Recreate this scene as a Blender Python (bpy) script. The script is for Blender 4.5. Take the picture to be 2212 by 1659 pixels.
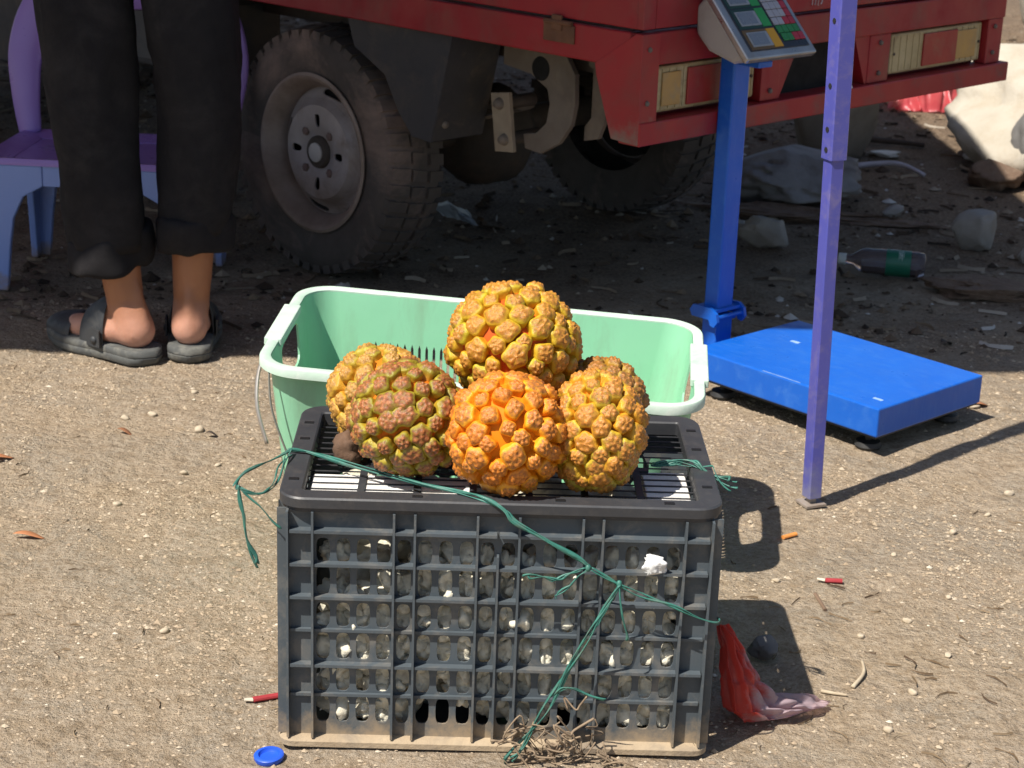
import bpy, bmesh, math, random
import numpy as np
from mathutils import Vector, Matrix, noise as mnoise
R = math.radians
PI = math.pi
scene = bpy.context.scene
for o in list(bpy.data.objects):
    bpy.data.objects.remove(o)
col = scene.collection

# ------------------------------------------------------------------ camera
PITCH, ROLL, CAM_H = 0.3249, 0.0357, 1.1725
cam_d = bpy.data.cameras.new('camera')
cam = bpy.data.objects.new('camera', cam_d)
col.objects.link(cam)
fw = Vector((0, math.cos(PITCH), -math.sin(PITCH)))
rt0 = Vector((1, 0, 0)); up0 = rt0.cross(fw)
rt = rt0 * math.cos(ROLL) + up0 * math.sin(ROLL)
up = up0 * math.cos(ROLL) - rt0 * math.sin(ROLL)
cam.matrix_world = Matrix(((rt.x, up.x, -fw.x, 0), (rt.y, up.y, -fw.y, 0), (rt.z, up.z, -fw.z, CAM_H), (0, 0, 0, 1)))
cam_d.sensor_width = 36.0
cam_d.lens = 36.0 * 4050 / 2212
cam_d.clip_start = 0.05
cam_d.clip_end = 3000
cam_d.dof.use_dof = True
cam_d.dof.focus_distance = 2.45
cam_d.dof.aperture_fstop = 14
scene.camera = cam

# ------------------------------------------------------------------ world, sun, exposure
SUN_EL, SHADOW_AZ = R(57), R(42)
world = bpy.data.worlds.new('World'); scene.world = world
world.use_nodes = True
nt = world.node_tree
sky = nt.nodes.new('ShaderNodeTexSky'); sky.sky_type = 'NISHITA'; sky.sun_disc = False
sky.sun_elevation = SUN_EL
sky.sun_rotation = R(228)
bg = nt.nodes['Background']; bg.inputs['Strength'].default_value = 0.068
nt.links.new(sky.outputs[0], bg.inputs[0])
sd = bpy.data.lights.new('sun', 'SUN'); sd.energy = 4.6; sd.angle = R(0.55); sd.color = (1.0, 0.94, 0.85)
sun = bpy.data.objects.new('sun', sd); col.objects.link(sun)
ldir = Vector((math.cos(SHADOW_AZ) * math.cos(SUN_EL), math.sin(SHADOW_AZ) * math.cos(SUN_EL), -math.sin(SUN_EL)))
sun.rotation_euler = ldir.to_track_quat('-Z', 'Y').to_euler()
sun.location = (-3, -3, 6)
vs = scene.view_settings
scene.display_settings.display_device = 'sRGB'
vs.view_transform = 'Standard'; vs.look = 'None'; vs.exposure = 0.62; vs.gamma = 1.0; vs.use_curve_mapping = False

# ------------------------------------------------------------------ helpers
def nodes_of(m):
    m.use_nodes = True
    t = m.node_tree
    return t, t.nodes, t.links, t.nodes['Principled BSDF']

def mixrgb(t, fac, a, b, mode='MIX'):
    n = t.nodes.new('ShaderNodeMix'); n.data_type = 'RGBA'; n.blend_type = mode
    for sock, v in ((n.inputs[0], fac), (n.inputs[6], a), (n.inputs[7], b)):
        if hasattr(v, 'links'):
            t.links.new(v, sock)
        elif isinstance(v, (int, float)):
            sock.default_value = v
        else:
            sock.default_value = (*v, 1) if len(v) == 3 else v
    return n.outputs[2]

def noisen(t, scale, detail=4, rough=.6, vec=None, dist=0.0):
    n = t.nodes.new('ShaderNodeTexNoise'); n.inputs['Scale'].default_value = scale
    n.inputs['Detail'].default_value = detail; n.inputs['Roughness'].default_value = rough
    n.inputs['Distortion'].default_value = dist
    if vec is not None: t.links.new(vec, n.inputs['Vector'])
    return n.outputs[0]

def ramp(t, fac, stops):
    n = t.nodes.new('ShaderNodeValToRGB')
    e = n.color_ramp.elements
    while len(e) < len(stops): e.new(0.5)
    for i, (p, c) in enumerate(stops):
        e[i].position = p
        e[i].color = (c, c, c, 1) if isinstance(c, (int, float)) else (*c, 1)
    t.links.new(fac, n.inputs[0])
    return n.outputs[0]

def maprange(t, v, a, b, c=0., d=1.):
    n = t.nodes.new('ShaderNodeMapRange'); n.clamp = True
    n.inputs[1].default_value = a; n.inputs[2].default_value = b; n.inputs[3].default_value = c; n.inputs[4].default_value = d
    t.links.new(v, n.inputs[0]); return n.outputs[0]

def mathn(t, op, a, b=None):
    n = t.nodes.new('ShaderNodeMath'); n.operation = op
    for i, v in enumerate((a, b)):
        if v is None: continue
        if hasattr(v, 'links'): t.links.new(v, n.inputs[i])
        else: n.inputs[i].default_value = v
    return n.outputs[0]

def bumpn(t, bsdf, h, strength=.3, dist=.002):
    n = t.nodes.new('ShaderNodeBump'); n.inputs['Strength'].default_value = strength; n.inputs['Distance'].default_value = dist
    t.links.new(h, n.inputs['Height']); t.links.new(n.outputs[0], bsdf.inputs['Normal'])

MATS = {}
def mat(name, c1, c2=None, scale=8., rough=.6, bump=.15, bscale=60., metal=0., dirt=None, dirt_amt=.45, spec=.5, dirt_scale=9., zdirt=None, bdist=.002, rvar=.12, stretch=None):
    """base colour pair mixed by noise, patches of dirt, optional dirt on the lowest zdirt metres, fine bump"""
    if name in MATS: return MATS[name]
    m = bpy.data.materials.new(name); t, N, L, b = nodes_of(m)
    tc = N.new('ShaderNodeTexCoord').outputs['Object']
    c2 = c2 or tuple(x * .75 for x in c1)
    f = ramp(t, noisen(t, scale, 5, .6, tc), [(.3, 0.), (.7, 1.)])
    c = mixrgb(t, f, c1, c2)
    if dirt:
        dv = tc
        if stretch:
            mp = N.new('ShaderNodeMapping'); mp.inputs['Scale'].default_value = stretch; L.new(tc, mp.inputs['Vector']); dv = mp.outputs[0]
        df = ramp(t, noisen(t, dirt_scale, 8, .7, dv, .4), [(.5, 0.), (.72, dirt_amt)])
        c = mixrgb(t, df, c, dirt)
    if zdirt:
        sx = N.new('ShaderNodeSeparateXYZ'); L.new(tc, sx.inputs[0])
        z = mathn(t, 'ADD', mathn(t, 'SUBTRACT', sx.outputs[2], zdirt[2] if len(zdirt) > 2 else 0.), maprange(t, noisen(t, 22., 6, .7, tc), .3, .7, -zdirt[0] * .8, zdirt[0] * .8))
        c = mixrgb(t, maprange(t, z, zdirt[0] * 1.3, 0., 0., .9), c, zdirt[1])
    L.new(c, b.inputs['Base Color'])
    r = maprange(t, noisen(t, scale * 3, 4, .6, tc), .3, .7, max(0, rough - rvar), min(1, rough + rvar))
    L.new(r, b.inputs['Roughness'])
    b.inputs['Metallic'].default_value = metal
    b.inputs['Specular IOR Level'].default_value = spec
    if bump: bumpn(t, b, noisen(t, bscale, 6, .65, tc), bump, bdist)
    MATS[name] = m
    return m

def link(o, parent=None):
    col.objects.link(o)
    if parent is not None: o.parent = parent
    return o

def tag(o, label, cat, group=None, kind=None):
    o['label'] = label; o['category'] = cat
    if group: o['group'] = group
    if kind: o['kind'] = kind
    return o

def thing(name, label, cat, loc=(0, 0, 0), rotz=0., group=None):
    o = bpy.data.objects.new(name, None); link(o)
    o.empty_display_size = .05
    o.location = loc; o.rotation_euler = (0, 0, rotz)
    return tag(o, label, cat, group)

class MB:
    def __init__(s): s.v = []; s.f = []; s.mi = []; s.cur = 0
    def add(s, vs, fs):
        n = len(s.v); s.v.extend([tuple(v) for v in vs]); s.f.extend([tuple(i + n for i in f) for f in fs]); s.mi.extend([s.cur] * len(fs)); return s
    def box(s, x0, x1, y0, y1, z0, z1, b=0.):
        if b <= 0:
            return s.add([(x0,y0,z0),(x1,y0,z0),(x1,y1,z0),(x0,y1,z0),(x0,y0,z1),(x1,y0,z1),(x1,y1,z1),(x0,y1,z1)],
                     [(0,3,2,1),(4,5,6,7),(0,1,5,4),(1,2,6,5),(2,3,7,6),(3,0,4,7)])
        bm = bmesh.new(); bmesh.ops.create_cube(bm, size=1.)
        for v in bm.verts: v.co = Vector(((x0+x1)/2+v.co.x*(x1-x0), (y0+y1)/2+v.co.y*(y1-y0), (z0+z1)/2+v.co.z*(z1-z0)))
        bmesh.ops.bevel(bm, geom=bm.edges[:], offset=b, segments=2, affect='EDGES', profile=.5)
        bm.verts.index_update()
        s.add([v.co[:] for v in bm.verts], [[v.index for v in f.verts] for f in bm.faces]); bm.free(); return s
    def tube(s, path, r, n=8, cap=True, flat=1., twist=0.):
        P = [Vector(p) for p in path]; k = len(P); vs = []; fs = []
        prev = None
        for i, p in enumerate(P):
            d = (P[min(i+1, k-1)] - P[max(i-1, 0)])
            if d.length < 1e-9: d = Vector((0, 0, 1))
            d.normalize()
            if prev is None:
                a = Vector((0, 0, 1)) if abs(d.z) < .9 else Vector((1, 0, 0))
                u = d.cross(a).normalized()
            else:
                u = (prev - d * prev.dot(d)).normalized()
            prev = u; w = d.cross(u)
            rr = r[i] if hasattr(r, '__len__') else r
            for j in range(n):
                a = 2*PI*j/n + twist*i
                ca, sa = math.cos(2*PI*j/n)*rr, math.sin(2*PI*j/n)*rr*flat
                ct, st = math.cos(twist*i), math.sin(twist*i)
                vs.append(p + u*(ca*ct - sa*st) + w*(ca*st + sa*ct))
        for i in range(k-1):
            for j in range(n):
                a, b = i*n+j, i*n+(j+1) % n
                fs.append((a, b, b+n, a+n))
        if cap:
            fs.append(tuple(range(n-1, -1, -1))); fs.append(tuple((k-1)*n+j for j in range(n)))
        return s.add(vs, fs)
    def lathe(s, prof, n=32, axis='z', c=(0, 0, 0), cap=False):
        vs = []; fs = []; k = len(prof)
        for i in range(n):
            a = 2*PI*i/n
            for r, h in prof:
                x, y = r*math.cos(a), r*math.sin(a)
                p = (x, y, h) if axis == 'z' else ((h, x, y) if axis == 'x' else (y, h, x))
                vs.append((p[0]+c[0], p[1]+c[1], p[2]+c[2]))
        for i in range(n):
            for j in range(k-1):
                a, b = i*k+j, ((i+1) % n)*k+j
                fs.append((a, b, b+1, a+1))
        if cap:
            fs.append(tuple(i*k for i in range(n))[::-1]); fs.append(tuple(i*k+k-1 for i in range(n)))
        return s.add(vs, fs)
    def prism(s, poly, axis, a0, a1):
        """polygon (2D) extruded along axis; x: (y,z) y: (x,z) z: (x,y)"""
        n = len(poly)
        f = {'x': lambda p, a: (a, p[0], p[1]), 'y': lambda p, a: (p[0], a, p[1]), 'z': lambda p, a: (p[0], p[1], a)}[axis]
        vs = [f(p, a0) for p in poly] + [f(p, a1) for p in poly]
        fs = [tuple(range(n))[::-1], tuple(range(n, 2*n))] + [(i, (i+1) % n, (i+1) % n+n, i+n) for i in range(n)]
        return s.add(vs, fs)
    def loft(s, rings, cap=True):
        n = len(rings[0]); vs = [p for r in rings for p in r]; fs = []
        for i in range(len(rings)-1):
            for j in range(n):
                a, b = i*n+j, i*n+(j+1) % n
                fs.append((a, b, b+n, a+n))
        if cap:
            fs.append(tuple(range(n))[::-1]); fs.append(tuple((len(rings)-1)*n+j for j in range(n)))
        return s.add(vs, fs)
    def sweep_ring(s, path, prof, closed_prof=True):
        """path: list of (point, outward) closed; prof: list of (out, z)"""
        k = len(prof); n = len(path); vs = []; fs = []
        for p, o in path:
            for a, z in prof: vs.append((p[0]+o[0]*a, p[1]+o[1]*a, p[2]+z))
        for i in range(n):
            for j in range(k if closed_prof else k-1):
                a, b = i*k+j, ((i+1) % n)*k+j
                a2, b2 = i*k+(j+1) % k, ((i+1) % n)*k+(j+1) % k
                fs.append((a, b, b2, a2))
        return s.add(vs, fs)
    def perf(s, us, vs_, hole, F, n=16):
        """panel of cells with rounded holes; hole(i,j) -> None | (hu,hv,exp) ; F(u,v,t) t=0 outer face, 1 inner face"""
        for i in range(len(us)-1):
            for j in range(len(vs_)-1):
                u0, u1, v0, v1 = us[i], us[i+1], vs_[j], vs_[j+1]
                h = hole(i, j)
                if h is None:
                    c = [(u0,v0),(u1,v0),(u1,v1),(u0,v1)]
                    s.add([F(*p, 0) for p in c]+[F(*p, 1) for p in c], [(0,1,2,3),(7,6,5,4)])
                    continue
                hu, hv, ex = h
                cu, cv, du, dv = (u0+u1)/2, (v0+v1)/2, (u1-u0)/2, (v1-v0)/2
                o = []; q = []
                for k in range(n):
                    a = 2*PI*k/n; ca, sa = math.cos(a), math.sin(a); m = max(abs(ca), abs(sa))
                    o.append((cu+du*ca/m, cv+dv*sa/m))
                    q.append((cu+hu*math.copysign(abs(ca)**(2/ex), ca), cv+hv*math.copysign(abs(sa)**(2/ex), sa)))
                V = [F(*p, 0) for p in o]+[F(*p, 0) for p in q]+[F(*p, 1) for p in o]+[F(*p, 1) for p in q]
                fs = []
                for k in range(n):
                    l = (k+1) % n
                    fs += [(k, l, n+l, n+k), (2*n+l, 2*n+k, 3*n+k, 3*n+l), (n+k, n+l, 3*n+l, 3*n+k)]
                s.add(V, fs)
        return s
    def xf(s, M, start=0):
        s.v[start:] = [tuple(M @ Vector(p)) for p in s.v[start:]]; return s
    def mesh(s, name, mats, smooth=False):
        me = bpy.data.meshes.new(name); me.from_pydata(s.v, [], s.f)
        if not isinstance(mats, (list, tuple)): mats = [mats]
        for m in mats: me.materials.append(m)
        if len(mats) > 1: me.polygons.foreach_set('material_index', s.mi)
        if smooth: me.polygons.foreach_set('use_smooth', [True]*len(s.f))
        me.update(); return me
    def build(s, name, mats, parent=None, smooth=False, bevel=0., auto=None, merge=False):
        o = bpy.data.objects.new(name, s.mesh(name, mats, smooth)); link(o, parent)
        if bevel:
            md = o.modifiers.new('bevel', 'BEVEL'); md.width = bevel; md.segments = 2; md.limit_method = 'ANGLE'; md.angle_limit = R(40)
        if merge:
            bm = bmesh.new(); bm.from_mesh(o.data); bmesh.ops.remove_doubles(bm, verts=bm.verts[:], dist=1e-5); bm.to_mesh(o.data); bm.free()
        if auto is not None:
            o.data.polygons.foreach_set('use_smooth', [True]*len(o.data.polygons))
            try: o.data.set_sharp_from_angle(angle=R(auto))
            except Exception: pass
        return o

def rrect(hx, hy, r, cx=0., cy=0., z=0., n=6):
    """closed rounded rectangle: list of (point, outward normal)"""
    out = []
    for sx, sy, a0 in ((1, -1, -90), (1, 1, 0), (-1, 1, 90), (-1, -1, 180)):
        for k in range(n+1):
            a = R(a0+90*k/n); o = (math.cos(a), math.sin(a))
            out.append(((cx+sx*(hx-r)+o[0]*r, cy+sy*(hy-r)+o[1]*r, z), o))
    return out

def spline(pts, sub=6):
    P = [Vector(p) for p in pts]; out = []
    for i in range(len(P)-1):
        a, b, c, d = P[max(i-1, 0)], P[i], P[i+1], P[min(i+2, len(P)-1)]
        for k in range(sub):
            t = k/sub
            out.append(.5*((2*b)+(c-a)*t+(2*a-5*b+4*c-d)*t*t+(3*b-a-3*c+d)*t**3))
    out.append(P[-1]); return out

def vnoise(x, y, seed=0):
    xi, yi = np.floor(x).astype(np.int64), np.floor(y).astype(np.int64); xf, yf = x-xi, y-yi
    def h(a, b):
        n = (a*374761393+b*668265263+seed*974634777) & 0xffffffff
        n = ((n ^ (n >> 13))*1274126177) & 0xffffffff
        return ((n ^ (n >> 16)) & 0xffff)/65535.
    u, v = xf*xf*(3-2*xf), yf*yf*(3-2*yf)
    return (h(xi, yi)*(1-u)+h(xi+1, yi)*u)*(1-v)+(h(xi, yi+1)*(1-u)+h(xi+1, yi+1)*u)*v

def ground_z(x, y):
    x = np.asarray(x, float); y = np.asarray(y, float)
    far = np.clip((y-4.2)/2., 0, 1)
    a = (vnoise(x*3, y*3, 1)-.5)*.009*(1+1.2*far)+(vnoise(x*14, y*14, 2)-.5)*.007*(1+1.2*far)+(vnoise(x*45, y*45, 3)-.5)*.003*(1+1.5*far)
    return a*np.clip((40-np.hypot(x, y))/20, 0, 1)-.003

# ------------------------------------------------------------------ ground
def dense(lo, hi, step, ext, m):
    core = np.arange(lo, hi, step)
    g = np.geomspace(step*2, ext, m)
    return np.concatenate([lo-g[::-1], core, hi+g])
gx = dense(-2.6, 3.0, .016, 600, 40); gy_ = dense(1.3, 9.6, .018, 900, 40)
X, Y = np.meshgrid(gx, gy_)
Zg = ground_z(X, Y)
nx, ny = len(gx), len(gy_)
me = bpy.data.meshes.new('ground')
idx = np.arange(nx*ny).reshape(ny, nx)
quads = np.stack([idx[:-1, :-1], idx[:-1, 1:], idx[1:, 1:], idx[1:, :-1]], -1).reshape(-1, 4)
me.from_pydata(np.stack([X, Y, Zg], -1).reshape(-1, 3).tolist(), [], quads.tolist())
me.polygons.foreach_set('use_smooth', [True]*len(quads))
gm = bpy.data.materials.new('sandy_soil'); t, N, L, b = nodes_of(gm)
tc = N.new('ShaderNodeTexCoord').outputs['Object']
big = noisen(t, 1.6, 5, .6, tc, .3); mid = noisen(t, 9., 6, .65, tc); fine = noisen(t, 130., 6, .75, tc); grit = noisen(t, 420., 3, .7, tc)
c = mixrgb(t, ramp(t, big, [(.35, 0.), (.65, 1.)]), (.43, .335, .23), (.405, .325, .24))
c = mixrgb(t, ramp(t, mid, [(.35, 0.), (.7, .7)]), c, (.48, .395, .30))
c = mixrgb(t, ramp(t, noisen(t, 4.5, 6, .65, tc, .6), [(.46, 0.), (.60, .8)]), c, (.37, .315, .245))
c = mixrgb(t, ramp(t, noisen(t, 28., 5, .7, tc), [(.36, .5), (.52, 0.)]), c, (.25, .18, .11))
c = mixrgb(t, ramp(t, fine, [(.40, .55), (.54, 0.)]), c, (.22, .155, .09))
c = mixrgb(t, ramp(t, fine, [(.60, 0.), (.75, .6)]), c, (.52, .42, .29))
c = mixrgb(t, ramp(t, grit, [(.34, .45), (.48, 0.)]), c, (.17, .12, .075))
c = mixrgb(t, ramp(t, grit, [(.62, 0.), (.72, .45)]), c, (.56, .47, .34))
sx = N.new('ShaderNodeSeparateXYZ'); L.new(tc, sx.inputs[0])
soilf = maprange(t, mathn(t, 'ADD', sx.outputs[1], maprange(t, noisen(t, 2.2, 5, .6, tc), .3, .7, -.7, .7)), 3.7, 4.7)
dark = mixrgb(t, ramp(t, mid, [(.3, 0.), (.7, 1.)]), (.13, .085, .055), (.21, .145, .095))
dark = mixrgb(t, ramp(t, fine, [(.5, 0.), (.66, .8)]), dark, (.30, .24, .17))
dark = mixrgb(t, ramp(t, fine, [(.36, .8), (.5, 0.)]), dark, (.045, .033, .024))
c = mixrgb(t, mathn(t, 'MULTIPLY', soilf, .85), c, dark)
L.new(c, b.inputs['Base Color']); b.inputs['Roughness'].default_value = .95; b.inputs['Specular IOR Level'].default_value = .2
lump = noisen(t, 42., 4, .6, tc)
hsum = mathn(t, 'ADD', mathn(t, 'ADD', fine, mathn(t, 'MULTIPLY', grit, .5)), mathn(t, 'MULTIPLY', lump, 3.2))
bumpn(t, b, hsum, .9, .0065)
me.materials.append(gm)
ground = bpy.data.objects.new('ground', me); link(ground); ground['kind'] = 'structure'
ground['label'] = 'sandy grit ground, darker soil under the truck'

# ------------------------------------------------------------------ market canopy (roof above the frame; casts the shade line)
mPost = mat('violet_post_paint', (.085, .09, .40), (.075, .08, .34), 6., .42, .1, 40., dirt=(.33, .26, .28), dirt_amt=.35, dirt_scale=30., zdirt=(.05, (.20, .20, .30)))
mScuff = mat('scuffed_steel', (.34, .30, .27), (.22, .17, .13), 20., .5, .2)
mTarp = mat('canopy_tarp', (.20, .055, .045), (.17, .05, .04), 2., .7, .1)
cp = thing('market_canopy', 'market canopy on square violet steel posts, one standing before the blue platform scale', 'canopy', (.506, 2.91, 0))
HC = 2.15
def cpt(x, y, z): return (x-.506, y-2.91, z)
FR, FL = (.50, 2.78), (-5.2, 2.83-5.7*.053)
BR, BL = (.50-.06*6.4, 2.765+6.4), (-5.2-.06*6.4, FL[1]+6.4)
roof = MB()
mid_ = tuple(sum(p[i] for p in (FR, FL, BR, BL))/4 for i in (0, 1))
for dz in (0, -.012):
    roof.add([cpt(*FL, HC+dz), cpt(*FR, HC+dz), cpt(*BR, HC+dz), cpt(*BL, HC+dz), cpt(*mid_, HC+.22+dz)], [(0,1,4),(1,2,4),(2,3,4),(3,0,4)])
roof.build('roof', mTarp, cp)
fr = MB()
for a, b_ in ((FL, FR), (FR, BR), (BR, BL), (BL, FL)):
    fr.tube([cpt(*a, HC-.01), cpt(*b_, HC-.01)], .015, 6)
fr.build('roof_frame', mPost, cp)
def post(bx, by, tx, ty, yaw):
    m = MB(); a = Vector((bx, by, .012)); d = Vector((tx, ty, HC-.02))-a
    def sq(hw, z0, z1, bev):
        rings = []
        for z in (z0, z1):
            f = (z-.012)/(HC-.032); c0 = a+d*f; rr = []
            for k in range(8):
                sgnx = (1, 1, 1, -1, -1, -1, -1, 1)[k]; 
                pts = ((hw, -hw+bev), (hw, hw-bev), (hw-bev, hw), (-hw+bev, hw), (-hw, hw-bev), (-hw, -hw+bev), (-hw+bev, -hw), (hw-bev, -hw))
                px, py = pts[k]
                rr.append((c0.x+px*math.cos(yaw)-py*math.sin(yaw)-.506, c0.y+px*math.sin(yaw)+py*math.cos(yaw)-2.91, z))
            rings.append(rr)
        m.loft(rings)
    sq(.0122, .014, .60, .002)
    sq(.0152, .585, HC-.02, .002)
    p = m.build('post', mPost, cp)
    return p, a, d
p0, a0, d0 = post(.506, 2.91, .455, 2.90, R(24))
f = MB(); f.box(-.019, .019, -.018, .018, 0., .004); f.box(-.006, .006, -.006, .006, .004, .02); f.build('foot_plate', mScuff, p0).rotation_euler = (0, 0, R(24))
for z in (.60, .632, .70, .80):   # adjustment holes: short dark studs on the left face
    k = MB(); c0 = a0+d0*((z)/HC)
    k.lathe([(0, 0), (.0045, 0), (.0045, .002), (0, .002)], 10, 'x'); o = k.build('push_button', mat('dark_rubber', (.02, .02, .022), rough=.6), p0)
    n_ = Vector((math.cos(R(24+180)), math.sin(R(24+180)), 0)); p = Vector((c0.x-.506, c0.y-2.91, z))+n_*.0160
    o.location = p; o.rotation_euler = (0, 0, R(24))
post(-5.1, 2.55, -5.1, 2.55, 0); post(.16, 9.05, .16, 9.05, 0); post(-5.5, 8.75, -5.5, 8.75, 0)

# ------------------------------------------------------------------ grey crate
CW, CD, CH = .53, .33, .3316
CX, CY, CYAW = -.0073, 2.053, .0204
mCr = mat('dusty_grey_plastic', (.078, .096, .110), (.062, .076, .087), 5., .55, .12, 90., dirt=(.26, .225, .18), dirt_amt=.5, dirt_scale=24., zdirt=(.035, (.36, .27, .17)))
mCrD = mat('dark_grey_plastic', (.040, .042, .047), (.030, .031, .035), 5., .5, .12, 80., dirt=(.15, .13, .11), dirt_amt=.22, dirt_scale=40.)
mFl = mat('sand_caked_flange', (.42, .33, .22), (.33, .25, .165), 12., .9, .6, 120., dirt=(.10, .09, .085), dirt_amt=.6, dirt_scale=14., bdist=.003)
crate = thing('plastic_crate', 'dusty dark grey slotted plastic crate with warty fruits piled on its lid', 'crate', (CX, CY, 0), CYAW)
BX, Y0, Y1 = .255, .012, CD-.012      # body half width and front/back planes
TH = .0028
ub = [-.255, -.2235]
ribs_u = [.062, .252, .301, .447, .496, .545, .693, .74, .934]
ribx = [-.255+.51*u for u in ribs_u]
counts = [4, 1, 3, 1, 1, 3, 1, 4]
def us_for(rx, cnt, lo, hi):
    us = [lo]; hole = [0]
    for i, n in enumerate(cnt):
        for k in range(n):
            us.append(rx[i]+(rx[i+1]-rx[i])*k/n); hole.append(1)
    us += [rx[-1], hi]; hole += [0]
    return us, hole[0:1]+hole[1:]
zrow = [(.033, .0645), (.075, .105), (.1185, .150), (.162, .1905), (.204, .240), (.247, .275)]
zl = [.012]; zh = []
for a, b_ in zrow:
    zl.append((zl[-1] if False else a-.0045)); zh.append(0); zl.append(b_+.003); zh.append(1)
zl.append(CH-.004); zh.append(0)
def crate_wall(name, rx, cnt, half, F, hs=.0084):
    us, hl = us_for(rx, cnt, -half, half)
    m = MB()
    def hole(i, j):
        if not (0 < i < len(us)-2) or not zh[j]: return None
        hu = min(hs, (us[i+1]-us[i])*.375)
        hv = (zl[j+1]-zl[j])/2-.0016
        return (hu, hv, 3.2)
    m.perf(us, zl, hole, F)
    return m.build(name, mCr, crate)
crate_wall('front_wall', ribx, counts, BX, lambda u, v, t: (u, Y0+TH*t, v))
crate_wall('back_wall', ribx, counts, BX, lambda u, v, t: (-u, Y1-TH*t, v))
HD = (Y1-Y0)/2; YC = (Y0+Y1)/2
sribx = [-HD+2*HD*u for u in (.08, .28, .36, .5, .64, .72, .92)]
scounts = [2, 1, 2, 2, 1, 2]
crate_wall('side_wall', sribx, scounts, HD, lambda u, v, t: (-BX+TH*t, YC-u, v))
crate_wall('side_wall', sribx, scounts, HD, lambda u, v, t: (BX-TH*t, YC+u, v))
hz = [(.288, .013), (.2445, .012), (.2016, .012), (.156, .006), (.111, .012), (.069, .006)]
def ribs(name, rx, half, F):
    m = MB()
    def bx(u0, u1, d, z0, z1, dz=0.):
        V = [F(u0, 0., z0), F(u1, 0., z0), F(u1, -d, z0+dz), F(u0, -d, z0+dz), F(u0, 0., z1), F(u1, 0., z1), F(u1, -d, z1), F(u0, -d, z1)]
        m.add(V, [(0,3,2,1),(4,5,6,7),(0,1,5,4),(1,2,6,5),(2,3,7,6),(3,0,4,7)])
    for i, x in enumerate(rx):
        z1 = CH-.018 if i != 4 or len(rx) < 9 else .262
        bx(x-.0014, x+.0014, .0125, .0135, z1)
    for x in (-half+.0016, half-.0016): bx(x-.0014, x+.0014, .0118, .0135, CH-.018)
    edges = [-half+.003]+list(rx)+[half-.003]
    for z, d in hz:
        for a, b_ in zip(edges[:-1], edges[1:]):
            bx(a+.0016, b_-.0016, d-.001, z-.0015, z+.0022)
    return m.build(name, mCr, crate)
ribs('rib_lattice', ribx, BX, lambda u, d, z: (u, Y0-.0004+d, z))
ribs('rib_lattice', ribx, BX, lambda u, d, z: (-u, Y1+.0004-d, z))
ribs('rib_lattice', sribx, HD, lambda u, d, z: (-BX+.0004+d, YC-u, z))
ribs('rib_lattice', sribx, HD, lambda u, d, z: (BX-.0004-d, YC+u, z))
# rim with a flat top ring, outer band and stepped lip under it
m = MB(); RW = .028
pth = rrect(CW/2, CD/2, .032, 0, CD/2, 0, 8)
m.sweep_ring(pth, [(0, CH-.002), (-.002, CH), (-RW+.002, CH), (-RW, CH-.002), (-RW, CH-.018), (-RW+.003, CH-.018), (-RW+.003, CH-.003), (-.003, CH-.003), (-.003, CH-.013), (0, CH-.013)])
m.sweep_ring(pth, [(-.0035, CH-.0125), (-.0035, CH-.019), (-.010, CH-.0195), (-.010, CH-.0125)])
rim = m.build('rim', mCrD, crate, auto=35)
for x, y in ((-.251, .06), (-.251, .20), (-.251, .26), (.251, .07), (.251, .2), (.251, .27), (-.1, .014), (.07, .014), (.2, .014)):   # small recessed latches moulded in the rim
    k = MB(); k.box(-.006, .006, -.003, .003, 0, .0016); o = k.build('latch_mark', mat('black_plastic', (.012, .012, .013), rough=.5), rim); o.location = (x, y, CH-.0004)
# base flange caked with sand
m = MB()
m.sweep_ring(rrect(.266, CD/2+.002, .02, 0, CD/2, 0, 5), [(0, .002), (0, .009), (-.004, .0125), (-.03, .0135), (-.03, .002)])
m.build('base_flange', mFl, crate, auto=40)
m = MB(); m.box(-.25, .25, .014, CD-.014, .004, .009); m.build('floor_panel', mCrD, crate)
# lid grid below the rim's top
m = MB(); GZ = CH-.0125
gx0, gx1, gy0, gy1 = -CW/2+RW-.001, CW/2-RW+.001, RW-.001, CD-RW+.001
ny_ = 14
for k in range(1, ny_):
    y = gy0+(gy1-gy0)*k/ny_
    m.box(gx0, gx1, y-.0014, y+.0014, GZ-.0022, GZ-.0012)
for k, x in enumerate(np.linspace(gx0, gx1, 8)[1:-1]):
    m.box(x-.0045, x+.0045, gy0, gy1, GZ-.0030, GZ)
m.box(gx0+.052, gx1-.052, .150, .159, GZ-.0032, GZ+.0003); m.box(gx0+.052, gx1-.052, .22, .229, GZ-.0032, GZ+.0003)
m.build('lid_grid', mCrD, crate)
# the white foam boards lying under the lid grid
mFoam = mat('white_foam', (.80, .79, .76), (.72, .70, .66), 30., .8, .2, 200., dirt=(.35, .27, .18), dirt_amt=.5, dirt_scale=30.)
def crate_pt(x, y, z):
    c_, s_ = math.cos(CYAW), math.sin(CYAW); return (CX+c_*x-s_*y, CY+s_*x+c_*y, z)
for (x0, x1, y0, y1, lab) in ((-.232, -.03, .031, .118, 'flat white foam board under the left front of the crate lid'), (.178, .232, .031, .155, 'narrow white foam strip under the right front of the crate lid')):
    k = MB(); k.box((x0-x1)/2, (x1-x0)/2, (y0-y1)/2, (y1-y0)/2, -.006, .006, .0015); o = k.build('foam_board', mFoam)
    o.location = crate_pt((x0+x1)/2, (y0+y1)/2, GZ-.0086); o.rotation_euler = (0, 0, CYAW); tag(o, lab, 'foam')

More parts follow.
